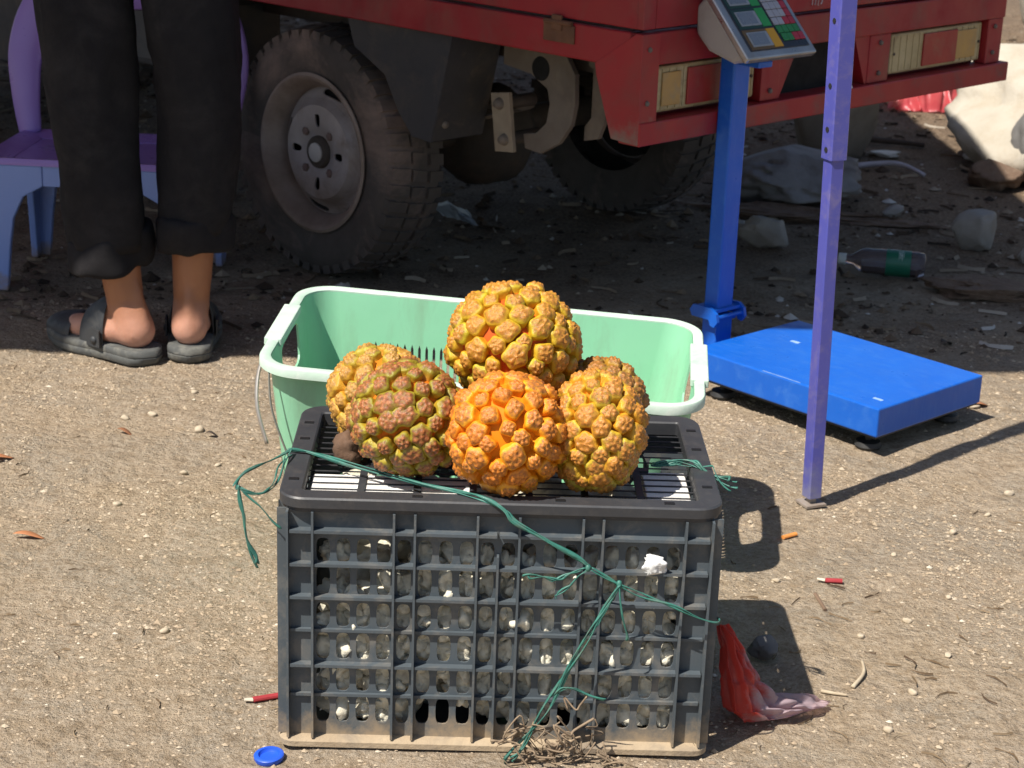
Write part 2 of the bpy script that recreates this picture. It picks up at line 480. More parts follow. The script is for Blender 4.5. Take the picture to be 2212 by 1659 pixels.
# ------------------------------------------------------------------ rocks
ICO = {}
def ico(sub):
    if sub not in ICO:
        bm = bmesh.new(); bmesh.ops.create_icosphere(bm, subdivisions=sub, radius=1.)
        bm.verts.index_update()
        ICO[sub] = ([v.co.copy() for v in bm.verts], [[v.index for v in f.verts] for f in bm.faces]); bm.free()
    return ICO[sub]
def rock_mesh(name, size, seed, m, sub=3, rough=.25, cuts=6, freq=1.3, smooth=True):
    V, Fc = ico(sub); rnd = random.Random(seed); off = Vector((rnd.uniform(-50, 50), rnd.uniform(-50, 50), rnd.uniform(-50, 50)))
    planes = []
    for k in range(cuts):
        n_ = Vector((rnd.gauss(0, 1), rnd.gauss(0, 1), rnd.gauss(0, 1))).normalized(); planes.append((n_, rnd.uniform(.55, .85)))
    out = []
    for v in V:
        p = v*(1+rough*mnoise.noise(v*freq+off)+rough*.45*mnoise.noise(v*freq*3+off)+rough*.18*mnoise.noise(v*freq*8+off))
        for n_, d in planes:
            e = p.dot(n_)-d
            if e > 0: p = p-n_*e*.93
        out.append((p.x*size[0], p.y*size[1], p.z*size[2]))
    zs = [p[2] for p in out]
    b_ = MB(); b_.add(out, Fc); return b_.mesh(name, m, smooth), min(zs), max(zs)
def rock(name, loc, size, seed, m, label, cat='rock', group=None, rotz=0., sub=4, rough=.40, cuts=9, sink=.12, tilt=(0, 0)):
    me_, z0, z1 = rock_mesh(name, size, seed, m, sub, rough, cuts)
    o = bpy.data.objects.new(name, me_); link(o)
    o.location = (loc[0], loc[1], (loc[2] if len(loc) > 2 else 0)-z0-(z1-z0)*sink); o.rotation_euler = (tilt[0], tilt[1], rotz)
    return tag(o, label, cat, group)
mPale = mat('pale_lump_stone', (.80, .76, .62), (.60, .55, .42), 25., .9, .6, 90., dirt=(.24, .19, .13), dirt_amt=.6, dirt_scale=18., bdist=.004)
stone_var = [rock_mesh('stone', (.036, .032, .038), 100+i, mPale, 4, .55, 3, 1.9)[0] for i in range(7)]
rnd = random.Random(5)
for lay in range(6):
    z = .045+lay*.037
    if z > .26: break
    nrow = 9
    for r_ in range(4 if lay >= 3 else 2):
        for k in range(nrow):
            if lay == 0 and r_ == 0 and rnd.random() < .55: continue
            if lay >= 4 and r_ < 2 and rnd.random() < .35: continue
            x = -.215+.43*(k+.5+(.5 if lay % 2 else 0)*.6)/max(nrow, 9)+rnd.uniform(-.008, .008)
            if lay == 5 and r_ < 2 and x < -.02: continue
            if abs(x) > .205: continue
            y = .050+r_*.066+rnd.uniform(-.003, .008)
            o = bpy.data.objects.new('stone', rnd.choice(stone_var)); link(o)
            s_ = rnd.uniform(.75, 1.08); o.scale = (s_, s_, s_)
            o.location = crate_pt(x, y, z+rnd.uniform(-.005, .006)); o.rotation_euler = (rnd.uniform(0, 6), rnd.uniform(0, 6), rnd.uniform(0, 6))
            tag(o, 'pale lumpy stone seen through the slots inside the grey crate', 'stone', 'pale stones filling the grey crate')
for lz in range(8):
    for k in range(17):
        z = .040+lz*.029; x = -.214+.428*(k+.5*(lz % 2))/16.5+rnd.uniform(-.006, .006)
        if abs(x) > .218 or rnd.random() < (.55 if z < .06 or z > .235 else .12) or (x < -.12 and z > .19 and rnd.random() < .6): continue
        o = bpy.data.objects.new('stone', rnd.choice(stone_var)); link(o); s_ = rnd.uniform(.38, .66); o.scale = (s_*1.15, s_*.9, s_)
        o.location = crate_pt(x, .0165+.0345*s_, z+rnd.uniform(-.005, .005)); o.rotation_euler = (rnd.uniform(-.5, .5), rnd.uniform(0, 6), rnd.uniform(-.5, .5))
        tag(o, 'pale lumpy stone seen through the slots inside the grey crate', 'stone', 'pale stones filling the grey crate')
mWhite = mat('white_lump', (.82, .82, .80), (.7, .7, .68), 40., .9, .5, 150.)
me_, z0, z1 = rock_mesh('foam_lump', (.0135, .008, .0155), 77, mWhite, 4, .5, 3, 1.5)
o = bpy.data.objects.new('foam_lump', me_); link(o); o.location = crate_pt(.186, .003, .256); tag(o, 'crumbly white foam lump stuck in an upper slot of the grey crate', 'foam')

# ------------------------------------------------------------------ green basket
mGr = mat('mint_green_plastic', (.28, .60, .39), (.25, .55, .35), 7., .42, .1, 70., dirt=(.22, .34, .22), dirt_amt=.55, dirt_scale=5., stretch=(3., 3., .6), zdirt=(.03, (.34, .34, .22)))
mGrR = mat('scuffed_green_rim', (.56, .66, .58), (.42, .60, .47), 14., .6, .25, 120., dirt=(.78, .80, .74), dirt_amt=.7, dirt_scale=22.)
BW, BD, BH = .6501, .3836, .3203
bk = thing('green_basket', 'mint green plastic basket with a scuffed pale rim, standing empty behind the crate', 'basket', (-.0614, 2.531, 0))
Rz = Matrix.Rotation(-.0692, 4, 'Z') @ Matrix.Rotation(.046, 4, 'X') @ Matrix.Rotation(.0434, 4, 'Y')
bk.rotation_euler = Rz.to_euler()
HX, HY, RC = BW/2-.014, BD/2-.014, .05
BASEZ = .006
def bring(v, t):
    """half sizes at height v (0..1)"""
    sh = (1-v)*.036
    return HX-sh-.003*t, HY-sh-.003*t, RC-.003*t
segs = []
Ls = [2*(HY-RC), RC*PI/2, 2*(HX-RC), RC*PI/2]*2
# u runs 0..8: even integer spans are straight sides (right, back, left, front), odd ones are corners
def bpt(u, v, t):
    hx, hy, rc = bring(v, t); k = int(min(u, 7.9999)); f_ = u-k
    z = BASEZ+v*(BH-.012)
    yc = BD/2
    cs = [(1, 1, 0), (-1, 1, 90), (-1, -1, 180), (1, -1, 270)]
    if k % 2:
        sx_, sy_, a0_ = cs[k//2]
        a = R(a0_+90*f_); return (sx_*(hx-rc)+rc*math.cos(a), yc+sy_*(hy-rc)+rc*math.sin(a), z)
    if k == 0: return (hx, yc-(hy-rc)+2*(hy-rc)*f_, z)
    if k == 2: return ((hx-rc)-2*(hx-rc)*f_, yc+hy, z)
    if k == 4: return (-hx, yc+(hy-rc)-2*(hy-rc)*f_, z)
    return (-(hx-rc)+2*(hx-rc)*f_, yc-hy, z)
m = MB()
corner = lambda k: [k+i/8 for i in range(9)]
vlev = [0, .10, .20, .30, .40, .50, .60, .70, .93, 1.0]
for k in (1, 3, 5, 7):
    m.perf(corner(k), [0, .5, 1.], lambda i, j: None, bpt)
for k in (2, 6):      # long walls: groups of narrow slots in two rows
    us = [k+.04]; hl = []
    n_s = 17
    us = [k, k+.10]; hl = [0]
    n_s = 34
    for i in range(n_s):
        us.append(k+.10+.80*(i+1)/n_s); hl.append(1)
    us.append(k+1.); hl.append(0)
    vl = [0, .12, .22, .30, .38, .46, .58, 1.]; vh = [0, 1, 0, 1, 0, 1, 0]
    vl = [0, .10, .40, .46, .77, 1.]; vh = [0, 1, 0, 1, 0]
    m.perf(us, vl, lambda i, j: ((us[i+1]-us[i])*.22, (vl[j+1]-vl[j])*.46, 4) if hl[i] and vh[j] else None, bpt, 8)
for k in (0, 4):      # end walls: hand hole above, fine slots below
    us = [k, k+.22, k+.78, k+1.]; vl = [.66, .735, .965, 1.]
    m.perf(us, vl, lambda i, j: ((us[i+1]-us[i])*.46, (vl[j+1]-vl[j])*.46, 6) if i == 1 and j == 1 else None, bpt, 16)
    us2 = [k, k+.08]+[k+.08+.84*(i+1)/17 for i in range(17)]+[k+1.]
    v2 = [0, .12, .36, .41, .64, .66]
    m.perf(us2, v2, lambda i, j: ((us2[i+1]-us2[i])*.27, (v2[j+1]-v2[j])*.46, 4) if 0 < i < 18 and j in (1, 3) else None, bpt, 8)
m.build('wall', mGr, bk, merge=True, auto=30)
m = MB(); hx, hy, rc = bring(0, 0)
ring = [q[0] for q in rrect(hx-.001, hy-.001, rc, 0, BD/2, BASEZ+.0005, 8)]
n_ = len(ring); m.add([(p[0], p[1], BASEZ-.004) for p in ring]+[(p[0], p[1], BASEZ+.001) for p in ring], [tuple(range(n_))[::-1], tuple(range(n_, 2*n_))]+[(i, (i+1) % n_, (i+1) % n_+n_, i+n_) for i in range(n_)])
m.build('base', mGr, bk)
m = MB(); zt = BH-.004
m.sweep_ring(rrect(BW/2, BD/2, RC+.014, 0, BD/2, 0, 10), [(0, zt-.001), (-.002, zt+.002), (-.012, zt+.0025), (-.0165, zt), (-.0165, zt-.005), (-.003, zt-.005), (-.0025, zt-.012), (0, zt-.012)])
grim = m.build('rim', mGrR, bk, auto=40)
for sx_ in (-1, 1):      # wider hand grips on the end rims
    k = MB(); xa, xb = sorted((sx_*(BW/2+.005), sx_*(BW/2-.0215))); k.box(xa, xb, BD/2-.078, BD/2+.078, zt-.009, zt+.0040, .002); k.build('grip', mGrR, bk, smooth=False)
m = MB()                  # outer stiffening ribs under the rim on front and back
for sy_, yy in ((-1, BD/2-HY), (1, BD/2+HY)):
    for x in (-.20, -.165, -.05, .05, .165, .20):
        zs_ = [(BASEZ+.3*(BH-.012)), zt-.02]
        y_lo = yy-sy_*.045*.7
        m.add([(x-.002, y_lo, zs_[0]), (x+.002, y_lo, zs_[0]), (x+.002, yy, zs_[1]), (x-.002, yy, zs_[1]),
               (x-.002, y_lo+sy_*.012, zs_[0]), (x+.002, y_lo+sy_*.012, zs_[0]), (x+.002, yy+sy_*.012, zs_[1]), (x-.002, yy+sy_*.012, zs_[1])],
              [(0,1,2,3),(7,6,5,4),(0,4,5,1),(1,5,6,2),(2,6,7,3),(3,7,4,0)])
m.build('outer_rib', mGr, bk)
mWire = mat('wire_metal', (.45, .43, .40), (.3, .26, .22), 20., .4, .1, metal=.6)
m = MB(); m.tube(spline([(-BW/2+.004, .10, zt-.012), (-BW/2-.006, .085, zt-.04), (-BW/2-.002, .06, zt-.085), (-BW/2+.018, .04, zt-.135)], 6), .0035, 8, flat=.6)
m.build('handle_wire', mWire, bk, smooth=True)
m = MB(); m.tube(spline([(-BW/2+.022, .02, zt-.012), (-BW/2+.03, .012, zt-.07), (-BW/2+.06, .012, zt-.15)], 6), .0016, 6)
m.build('handle_cord', mat('grey_cord', (.22, .22, .19), rough=.8), bk, smooth=True)

# ------------------------------------------------------------------ pandanus fruits
def knob_mesh(i, mats):
    rnd = random.Random(900+i)
    na, nr = 30, 16; b_ = MB()
    nb = rnd.choice((5, 6, 7)); seeds = [(rnd.uniform(-.08, .08), rnd.uniform(-.08, .08))]
    for k in range(nb):
        a = 2*PI*(k+rnd.uniform(-.25, .25))/nb; q = rnd.uniform(.46, .66); seeds.append((q*math.cos(a), q*math.sin(a)))
    lob = rnd.choice((4, 5, 6)); ph = rnd.uniform(0, 6); lean = (rnd.uniform(-.12, .12), rnd.uniform(-.12, .12))
    vs_ = []; hs = []
    for r_ in range(nr+1):
        f_ = r_/nr
        if f_ < .42:     # smooth side wall, from the core up
            q = f_/.42; rad = 1.02-.10*math.sin(q*PI)+.0*q; rad = 1.0-.05*q if q < .5 else .975+.09*(q-.5); z = -.25+.76*q
        else:            # domed top
            q = (f_-.42)/.58; rad = 1.02*math.cos(q*PI/2)**.72 if q < 1 else 0.; z = .51+.47*math.sin(q*PI/2)
        for k in range(na):
            a = 2*PI*k/na; ang = rad*(1+.085*math.cos(lob*a+ph)*(1 if f_ < .75 else .4)+.04*math.cos(3*a+ph*2)); x, y = ang*math.cos(a), ang*math.sin(a); zz = z; h = 0.
            if f_ >= .42:
                dd = min((x-sx_)**2+(y-sy_)**2 for sx_, sy_ in seeds); bmp = max(0., 1-dd/.055)
                zz += (.13*bmp-.04)*min(1, (f_-.42)/.2)+rnd.uniform(-.012, .012)
                h = min(1., max(0., (q-.12)/.40))*.72+.28*bmp
            x += lean[0]*max(0, z); y += lean[1]*max(0, z)
            vs_.append((x, y, zz)); hs.append((min(1., max(0., f_/.5)), h))
    fs = []
    for r_ in range(nr):
        for k in range(na):
            l = (k+1) % na; a, c_ = r_*na+k, r_*na+l
            fs.append((a, c_, c_+na, a+na))
    b_.add(vs_, fs); me_ = b_.mesh('segment', mats, True)
    at = me_.attributes.new('hgt', 'FLOAT', 'POINT'); at.data.foreach_set('value', [h[0] for h in hs])
    at = me_.attributes.new('tip', 'FLOAT', 'POINT'); at.data.foreach_set('value', [h[1] for h in hs])
    return me_
def fruit_mats(name, core, side_lo, side_hi, tip_lo, tip_hi, alt_side, alt_tip):
    m1 = bpy.data.materials.new(name+'_segment'); t, N, L, b = nodes_of(m1)
    tc = N.new('ShaderNodeTexCoord').outputs['Object']
    oi = N.new('ShaderNodeObjectInfo')
    ah = N.new('ShaderNodeAttribute'); ah.attribute_name = 'hgt'; at = N.new('ShaderNodeAttribute'); at.attribute_name = 'tip'
    rr = ramp(t, oi.outputs['Random'], [(.25, 0.), (.85, 1.)])
    lo = mixrgb(t, rr, side_lo, tuple((a+b_)/2 for a, b_ in zip(side_lo, alt_side)))
    hi = mixrgb(t, rr, side_hi, alt_side)
    side = mixrgb(t, ah.outputs['Fac'], lo, hi)
    tp = mixrgb(t, rr, tip_lo, alt_tip)
    tip = mixrgb(t, maprange(t, at.outputs['Fac'], .62, .95), tp, tip_hi)
    sp = noisen(t, 5.5, 4, .7, tc)
    tip = mixrgb(t, ramp(t, sp, [(.40, .65), (.5, 0.)]), tip, tuple(x*.35 for x in tip_lo))
    tip = mixrgb(t, ramp(t, noisen(t, 9., 3, .7, tc), [(.62, 0.), (.72, .55)]), tip, tuple(min(1, x*1.5+.06) for x in tip_hi))
    f_ = maprange(t, mathn(t, 'ADD', at.outputs['Fac'], maprange(t, noisen(t, 2.5, 4, .6, tc), .3, .7, -.25, .25)), .30, .80)
    L.new(mixrgb(t, f_, side, tip), b.inputs['Base Color'])
    b.inputs['Roughness'].default_value = .38; b.inputs['Specular IOR Level'].default_value = .5
    bumpn(t, b, noisen(t, 6., 5, .7, tc), .25, .08)
    m2 = bpy.data.materials.new(name+'_core'); t, N, L, b = nodes_of(m2)
    tc = N.new('ShaderNodeTexCoord').outputs['Object']
    L.new(mixrgb(t, noisen(t, 30., 4, .6, tc), core, tuple(x*.6 for x in core)), b.inputs['Base Color']); b.inputs['Roughness'].default_value = .65; b.inputs['Specular IOR Level'].default_value = .2
    return m1, m2
FR_ = [
 # label, centre, radii, tilt, number of segments, segment radius, colours: core, side low, side high, tip, tip bumps, alternative side, alternative tip
 ('round bright orange warty pandanus fruit at the front of the pile', (-.003, 2.114, .3985), (.0775, .0735, .0790), (0, 0, .3), 94, .0129,
   ('orange', (.76, .25, .006), (.80, .27, .008), (.78, .27, .012), (.36, .095, .018), (.74, .25, .03), (.82, .36, .012), (.30, .12, .05))),
 ('olive and reddish brown pandanus fruit lying left of the orange one', (-.124, 2.164, .3950), (.0780, .0735, .0745), (.2, .5, .2), 96, .0130,
   ('olive', (.74, .19, .010), (.56, .20, .012), (.29, .235, .02), (.19, .058, .024), (.46, .165, .05), (.40, .31, .025), (.12, .045, .03))),
 ('yellow ochre pandanus fruit partly hidden behind the olive one', (-.166, 2.258, .390), (.072, .070, .0685), (.1, 0, .6), 88, .0130,
   ('ochre', (.64, .22, .015), (.62, .28, .02), (.56, .30, .03), (.32, .14, .03), (.62, .33, .07), (.44, .35, .04), (.26, .12, .04))),
 ('yellow and orange tall pandanus fruit at the right end of the pile', (.1035, 2.134, .3975), (.0595, .066, .0790), (0, .10, .9), 90, .0126,
   ('amber', (.76, .22, .010), (.74, .28, .014), (.64, .31, .02), (.34, .13, .02), (.66, .27, .045), (.54, .39, .03), (.27, .11, .03))),
 ('brownish orange pandanus fruit tucked behind the tall one at the right end', (.112, 2.252, .3890), (.066, .062, .068), (.4, 0, .2), 84, .0125,
   ('rust', (.62, .18, .012), (.52, .22, .015), (.44, .24, .03), (.24, .09, .022), (.48, .20, .04), (.46, .30, .04), (.17, .07, .025))),
 ('yellow green pandanus fruit with orange cracks resting on top of the others', (.000, 2.240, .4700), (.0880, .082, .0830), (0, .16, .2), 108, .0133,
   ('green', (.66, .11, .012), (.70, .27, .012), (.58, .34, .018), (.36, .145, .02), (.64, .28, .045), (.50, .40, .02), (.30, .12, .025))),
]
for fi, (lab, c0, rad, tilt, NK, kr, cols) in enumerate(FR_):
    m1, m2 = fruit_mats(*cols)
    variants = [knob_mesh(fi*10+i, m1) for i in range(7)]
    root = thing('pandanus_fruit', lab, 'fruit', c0, 0, 'warty pandanus fruits piled on the crate')
    root.rotation_euler = tilt
    V, Fc = ico(4); b_ = MB(); dep = .0165
    b_.add([(v.x*(rad[0]-dep), v.y*(rad[1]-dep), v.z*(rad[2]-dep)) for v in V], Fc); b_.build('core', m2, root, smooth=True)
    rnd = random.Random(40+fi); ga = PI*(3-math.sqrt(5))
    for k in range(NK):
        z = 1-2*(k+.5)/NK; r_ = math.sqrt(1-z*z); a = ga*k+rnd.uniform(-.09, .09)
        n_ = Vector((r_*math.cos(a), r_*math.sin(a), z+rnd.uniform(-.03, .03))).normalized()
        p = Vector((n_.x*(rad[0]-dep), n_.y*(rad[1]-dep), n_.z*(rad[2]-dep)))
        nn = Vector((n_.x/rad[0], n_.y/rad[1], n_.z/rad[2])).normalized()
        o = bpy.data.objects.new('segment', rnd.choice(variants)); link(o, root)
        o.location = p-nn*.001
        q = nn.to_track_quat('Z', 'Y'); o.rotation_mode = 'QUATERNION'
        from mathutils import Quaternion
        o.rotation_quaternion = q @ Quaternion((0, 0, 1), rnd.uniform(0, 6.28))
        s_ = kr*rnd.uniform(.74, 1.16); o.scale = (s_*rnd.uniform(.86, 1.2), s_, (dep*1.0)*rnd.uniform(.78, 1.12))

# ------------------------------------------------------------------ twine tied round the crate
mTw = mat('green_twine', (.045, .20, .155), (.03, .13, .105), 60., .5, .1, 200., dirt=(.20, .20, .16), dirt_amt=.5, dirt_scale=50.)
tw = thing('green_twine', 'frayed green plastic twine knotted around the grey crate', 'twine', (CX, CY, 0), CYAW)
def L2(p):   # world -> crate local
    x, y = p[0]-CX, p[1]-CY; c_, s_ = math.cos(CYAW), math.sin(CYAW); return (c_*x+s_*y, -s_*x+c_*y, p[2])
def strand(name, pts, n, spread, r=.0014, seed=0, taper=True):
    rn = random.Random(seed); m = MB()
    base = spline(pts, 7)
    for k in range(n):
        ph = rn.uniform(0, 6.28); fr = rn.uniform(2, 5); path = []
        for i, p in enumerate(base):
            t_ = i/(len(base)-1); w = spread*(.5+.5*math.sin(t_*PI) if not taper else .35+.9*t_)
            path.append(p+Vector((math.cos(ph+fr*t_*3)*w, -abs(math.sin(ph*1.7+fr*t_*2))*w*.5, math.sin(ph+fr*t_*3)*w)))
        m.tube(path, r*1.35*rn.uniform(.7, 1.2), 5, flat=.45, twist=.25)
    return m.build(name, mTw, tw, smooth=True)
FY = -.016
zt_ = CH+.003
main = [(-.272, .165, zt_-.01), (-.262, .15, zt_), (-.235, .142, zt_), (-.187, .107, zt_), (-.104, .054, zt_), (-.045, .022, zt_), (-.02, .004, zt_), (.005, -.006, .325), (.018, FY+.006, .312), (.058, FY, .292), (.094, FY, .270), (.108, FY, .259)]
strand('main_strand', main, 4, .0022, .0017, 1, False)
strand('main_strand', [(.108, FY, .259), (.143, FY, .239), (.178, FY, .222), (.225, FY, .205), (.262, FY+.01, .190), (.268, .02, .18)], 3, .003, .0011, 2, False)
strand('loose_tail', [(.143, FY-.002, .238), (.125, FY-.006, .205), (.108, FY-.008, .172), (.078, FY-.008, .108), (.046, FY-.008, .046), (.018, FY-.014, .006)], 6, .0042, .0013, 3)
strand('loose_tail', [(.143, FY-.002, .238), (.147, FY-.006, .215), (.150, FY-.006, .19), (.156, FY-.006, .166)], 2, .002, .001, 4)
strand('loose_tail', [(.100, FY, .259), (.08, FY-.004, .250), (.055, FY-.006, .246), (.03, FY-.006, .252)], 3, .003, .001, 5)
strand('loose_tail', [(.104, FY, .256), (.085, FY-.004, .240), (.066, FY-.006, .222)], 2, .002, .001, 6)
strand('loose_tail', [(.066, FY-.006, .09), (.08, FY-.012, .104), (.105, FY-.013, .103), (.13, FY-.012, .094)], 3, .003, .001, 9)
for kx, kz in ((.105, .259), (.143, .239)):
    k = MB(); k.lathe([(0, -.005), (.0025, -.004), (.0036, 0), (.0025, .004), (0, .005)], 10, c=(kx, FY, kz)); k.build('knot', mTw, tw, smooth=True)
strand('side_loop', [(-.245, .145, zt_), (-.262, .14, zt_+.004), (-.285, .10, zt_+.006), (-.305, .04, .345), (-.312, .0, .345)], 4, .003, .0012, 7)
strand('side_loop', [(-.312, .0, .345), (-.298, -.002, .338), (-.282, .01, .332), (-.272, .05, .33), (-.270, .10, .335), (-.262, .14, zt_+.002)], 3, .003, .0011, 8)
strand('loose_tail', [(-.309, -.002, .346), (-.306, -.004, .315), (-.298, -.004, .28), (-.289, -.004, .245)], 3, .0025, .0014, 10)
strand('loose_tail', [(-.309, -.002, .346), (-.290, -.004, .325), (-.27, -.002, .305), (-.262, .0, .29)], 2, .002, .001, 11)
strand('side_loop', [(.19, .145, zt_-.004), (.215, .145, zt_), (.248, .135, zt_+.002), (.268, .12, zt_-.004), (.286, .105, zt_-.012)], 6, .006, .0012, 12)

# dried roots at the crate's foot
mRoot = mat('dry_root', (.30, .225, .15), (.2, .14, .09), 40., .9, .3, 200.)
rt_ = MB(); rnd = random.Random(21)
for k in range(34):
    x = rnd.uniform(.03, .14); z = rnd.uniform(.004, .085)*(1-abs(x-.085)/.07*.4)
    p = [(x, -.016-rnd.uniform(0, .012), z)]
    for q in range(4):
        p.append((p[-1][0]+rnd.uniform(-.024, .024), min(-.0145, p[-1][1]+rnd.uniform(-.008, .006)), max(.003, p[-1][2]+rnd.uniform(-.03, .018))))
    rt_.tube(spline(p, 4), rnd.uniform(.0006, .0017), 5)
o = rt_.build('dry_root_tangle', mRoot, smooth=True); o.location = (CX, CY, 0); o.rotation_euler = (0, 0, CYAW)
tag(o, 'tangle of dry brown roots caught at the foot of the grey crate', 'roots')
me_, z0, z1 = rock_mesh('dry_husk', (.02, .018, .022), 55, mat('husk', (.15, .085, .05), (.09, .05, .03), 60., .9, .6, 200.), 3, .5, 0, 2.5)
o = bpy.data.objects.new('dry_husk', me_); link(o); o.location = crate_pt(-.192, .150, CH+.006); tag(o, 'small brown dried husk on the crate lid beside the olive fruit', 'husk')

# ------------------------------------------------------------------ platform scale
mBl = mat('blue_scale_paint', (.006, .115, .54), (.005, .10, .50), 8., .38, .08, 80., dirt=(.08, .24, .60), dirt_amt=.3, dirt_scale=9., stretch=(3., 22., 3.))
mDB = mat('black_rubber', (.02, .02, .022), (.03, .03, .03), 20., .6, .2)
mSt = mat('brushed_steel', (.52, .50, .48), (.40, .38, .36), 12., .36, .08, 90., metal=.85, dirt=(.33, .28, .22), dirt_amt=.4)
PX, PY, PYAW, PA, PB, PZT, PTH = .651, 3.1386, -.8182, .4449, .3211, .0925, .0548
sc = thing('platform_scale', 'bright blue platform scale with an upright column and tilted keypad head', 'scale', (PX, PY, 0), PYAW)
m = MB(); m.box(-PA, 0, 0, PB, PZT-PTH, PZT, .003); m.build('platform', mBl, sc)
m = MB(); m.box(-PA+.004, -.004, .004, PB-.004, PZT-PTH-.004, PZT-PTH+.002); m.build('underside_frame', mDB, sc)
for x in (-.045, -PA+.05):
    for y in (.04, PB-.04):
        k = MB(); k.lathe([(.0, PZT-PTH-.003), (.006, PZT-PTH-.003), (.006, .014), (.022, .012), (.025, .004), (.023, 0), (0, 0)], 20, c=(x, y, 0)); k.build('foot', mDB, sc, auto=40)
CXL = -PA-.08
m = MB(); m.box(CXL-.018, -PA+.05, PB/2-.06, PB/2+.06, .030, .036); m.build('mount_plate', mBl, sc)
m = MB(); m.box(CXL-.0195, CXL+.0195, PB/2-.024, PB/2+.024, .036, .118, .003); m.build('column_socket', mBl, sc)
m = MB(); m.box(CXL-.0185, CXL+.0185, PB/2-.0235, PB/2+.0235, .128, .640, .004); m.build('column', mBl, sc)
m = MB()
for y in (PB/2-.045, PB/2+.038):
    m.prism([(CXL-.030, .112), (CXL-.036, .124), (CXL-.028, .136), (CXL+.02, .137), (CXL+.034, .128), (CXL+.038, .112), (CXL+.03, .1), (CXL+.02, .102), (CXL+.015, .113)], 'y', y, y+.007)
m.box(CXL-.028, CXL+.026, PB/2-.038, PB/2+.038, .127, .1335)
m.tube([(CXL+.029, PB/2-.04, .118), (CXL+.029, PB/2+.04, .118)], .0045, 8)
m.tube([(CXL+.012, PB/2-.038, .106), (CXL+.012, PB/2+.038, .106)], .0045, 8)
m.build('hinge_bracket', mBl, sc)
# head: local frame with origin at lower centre of the face, X' along width, Y' up the face, Z' out of the face
AL = R(46); HW, HHt = .100, .168
up_f = Vector((-math.cos(AL), 0, math.sin(AL))); nrm = Vector((math.sin(AL), 0, math.cos(AL))); wid = Vector((0, 1, 0))
org = Vector((CXL+.122, PB/2-.006, .650))
HM = Matrix(((wid.x, up_f.x, nrm.x, org.x), (wid.y, up_f.y, nrm.y, org.y), (wid.z, up_f.z, nrm.z, org.z), (0, 0, 0, 1)))
head = MB(); head.box(-HW, HW, 0, HHt, -.016, 0, .004); head.xf(HM)
hd = head.build('indicator_head', mSt, sc)
def hpart(name, x0, x1, y0, y1, z0, z1, mm, bev=.0008):
    k = MB(); k.box(x0, x1, y0, y1, z0, z1, bev); k.xf(HM); return k.build(name, mm, hd)
k = MB()      # wedge-shaped rear case
prof = [(0.012, -.0155), (HHt-.008, -.0155), (HHt-.008, -.05), (.12, -.082), (.075, -.078), (.022, -.045)]
k.prism(prof, 'x', -HW+.008, HW-.008); k.xf(HM); k.build('rear_case', mat('cream_case', (.42, .38, .34), (.36, .32, .29), 6., .5, .1, dirt=(.22, .17, .13), dirt_amt=.5), hd, bevel=.008)
mFace = mat('black_panel', (.025, .028, .038), (.022, .025, .032), 9., .35, .0)
hpart('face_plate', -HW+.017, HW-.013, .016, HHt-.012, -.001, .0015, mFace)
mLcd = mat('lcd_grey', (.20, .235, .28), (.17, .20, .24), 5., .2, .0); mLcdB = mat('lcd_bezel', (.34, .37, .40), rough=.35, bump=0)
mGn = mat('panel_green', (.03, .36, .08), rough=.4, bump=0); mGd = mat('panel_dark_green', (.015, .06, .04), rough=.4, bump=0); mYe = mat('panel_amber', (.72, .36, .01), rough=.4, bump=0); mBrn = mat('panel_brown', (.16, .095, .03), rough=.4, bump=0)
for i, (mm, md_) in enumerate(((mYe, mBrn), (mGn, mGd), (mGn, mGd))):
    y0 = .018+i*.047
    hpart('display_surround', -HW+.021, .012, y0, y0+.0445, .0014, .0022, md_, 0)
    hpart('colour_strip', -.012, .012, y0+.002, y0+.0435, .002, .003, mm, 0)
    hpart('display_bezel', -HW+.029, -.013, y0+.006, y0+.0385, .002, .0032, mLcdB, .0004)
    hpart('display_window', -HW+.033, -.021, y0+.0095, y0+.0355, .003, .0037, mLcd, 0)
mKw = mat('key_grey', (.42, .42, .46), (.36, .36, .4), 60., .5, .1); mKr = mat('key_red', (.52, .035, .06), rough=.45, bump=.05); mKg = mat('key_green', (.03, .25, .07), rough=.45, bump=.05)
for r_ in range(7):
    for c_ in range(4):
        if r_ == 0: mm = mKg if c_ < 2 else mKr
        elif r_ == 1: mm = mKg
        elif r_ == 2: mm = mKw if c_ < 2 else mKr
        else: mm = mKw if c_ < 3 else mKr
        x0 = .019+c_*.0160+(.0 if r_ else .003); y0 = .031+r_*.0180
        hpart('key', x0, x0+.0148, y0, y0+.0166, .0014, .0040, mm, .001)
m = MB(); m.box(CXL-.016, CXL+.075, PB/2-.02, PB/2+.02, .620, .632, .002); m.box(CXL+.05, CXL+.075, PB/2-.02, PB/2+.02, .632, .665, .002); m.build('head_bracket', mBl, sc)
# scuffs on the platform (chipped paint strips)
mCh = mat('chipped_paint', (.34, .48, .74), (.2, .36, .68), 60., .6, .1)
for (x0, y0, ln, wd) in ((-.27, .0012, .09, .0016), (-.36, .19, .02, .01), (-.045, .04, .02, .008)):
    k = MB(); k.box(x0, x0+ln, y0, y0+wd, PZT, PZT+.0004); k.build('paint_scrape', mCh, sc)

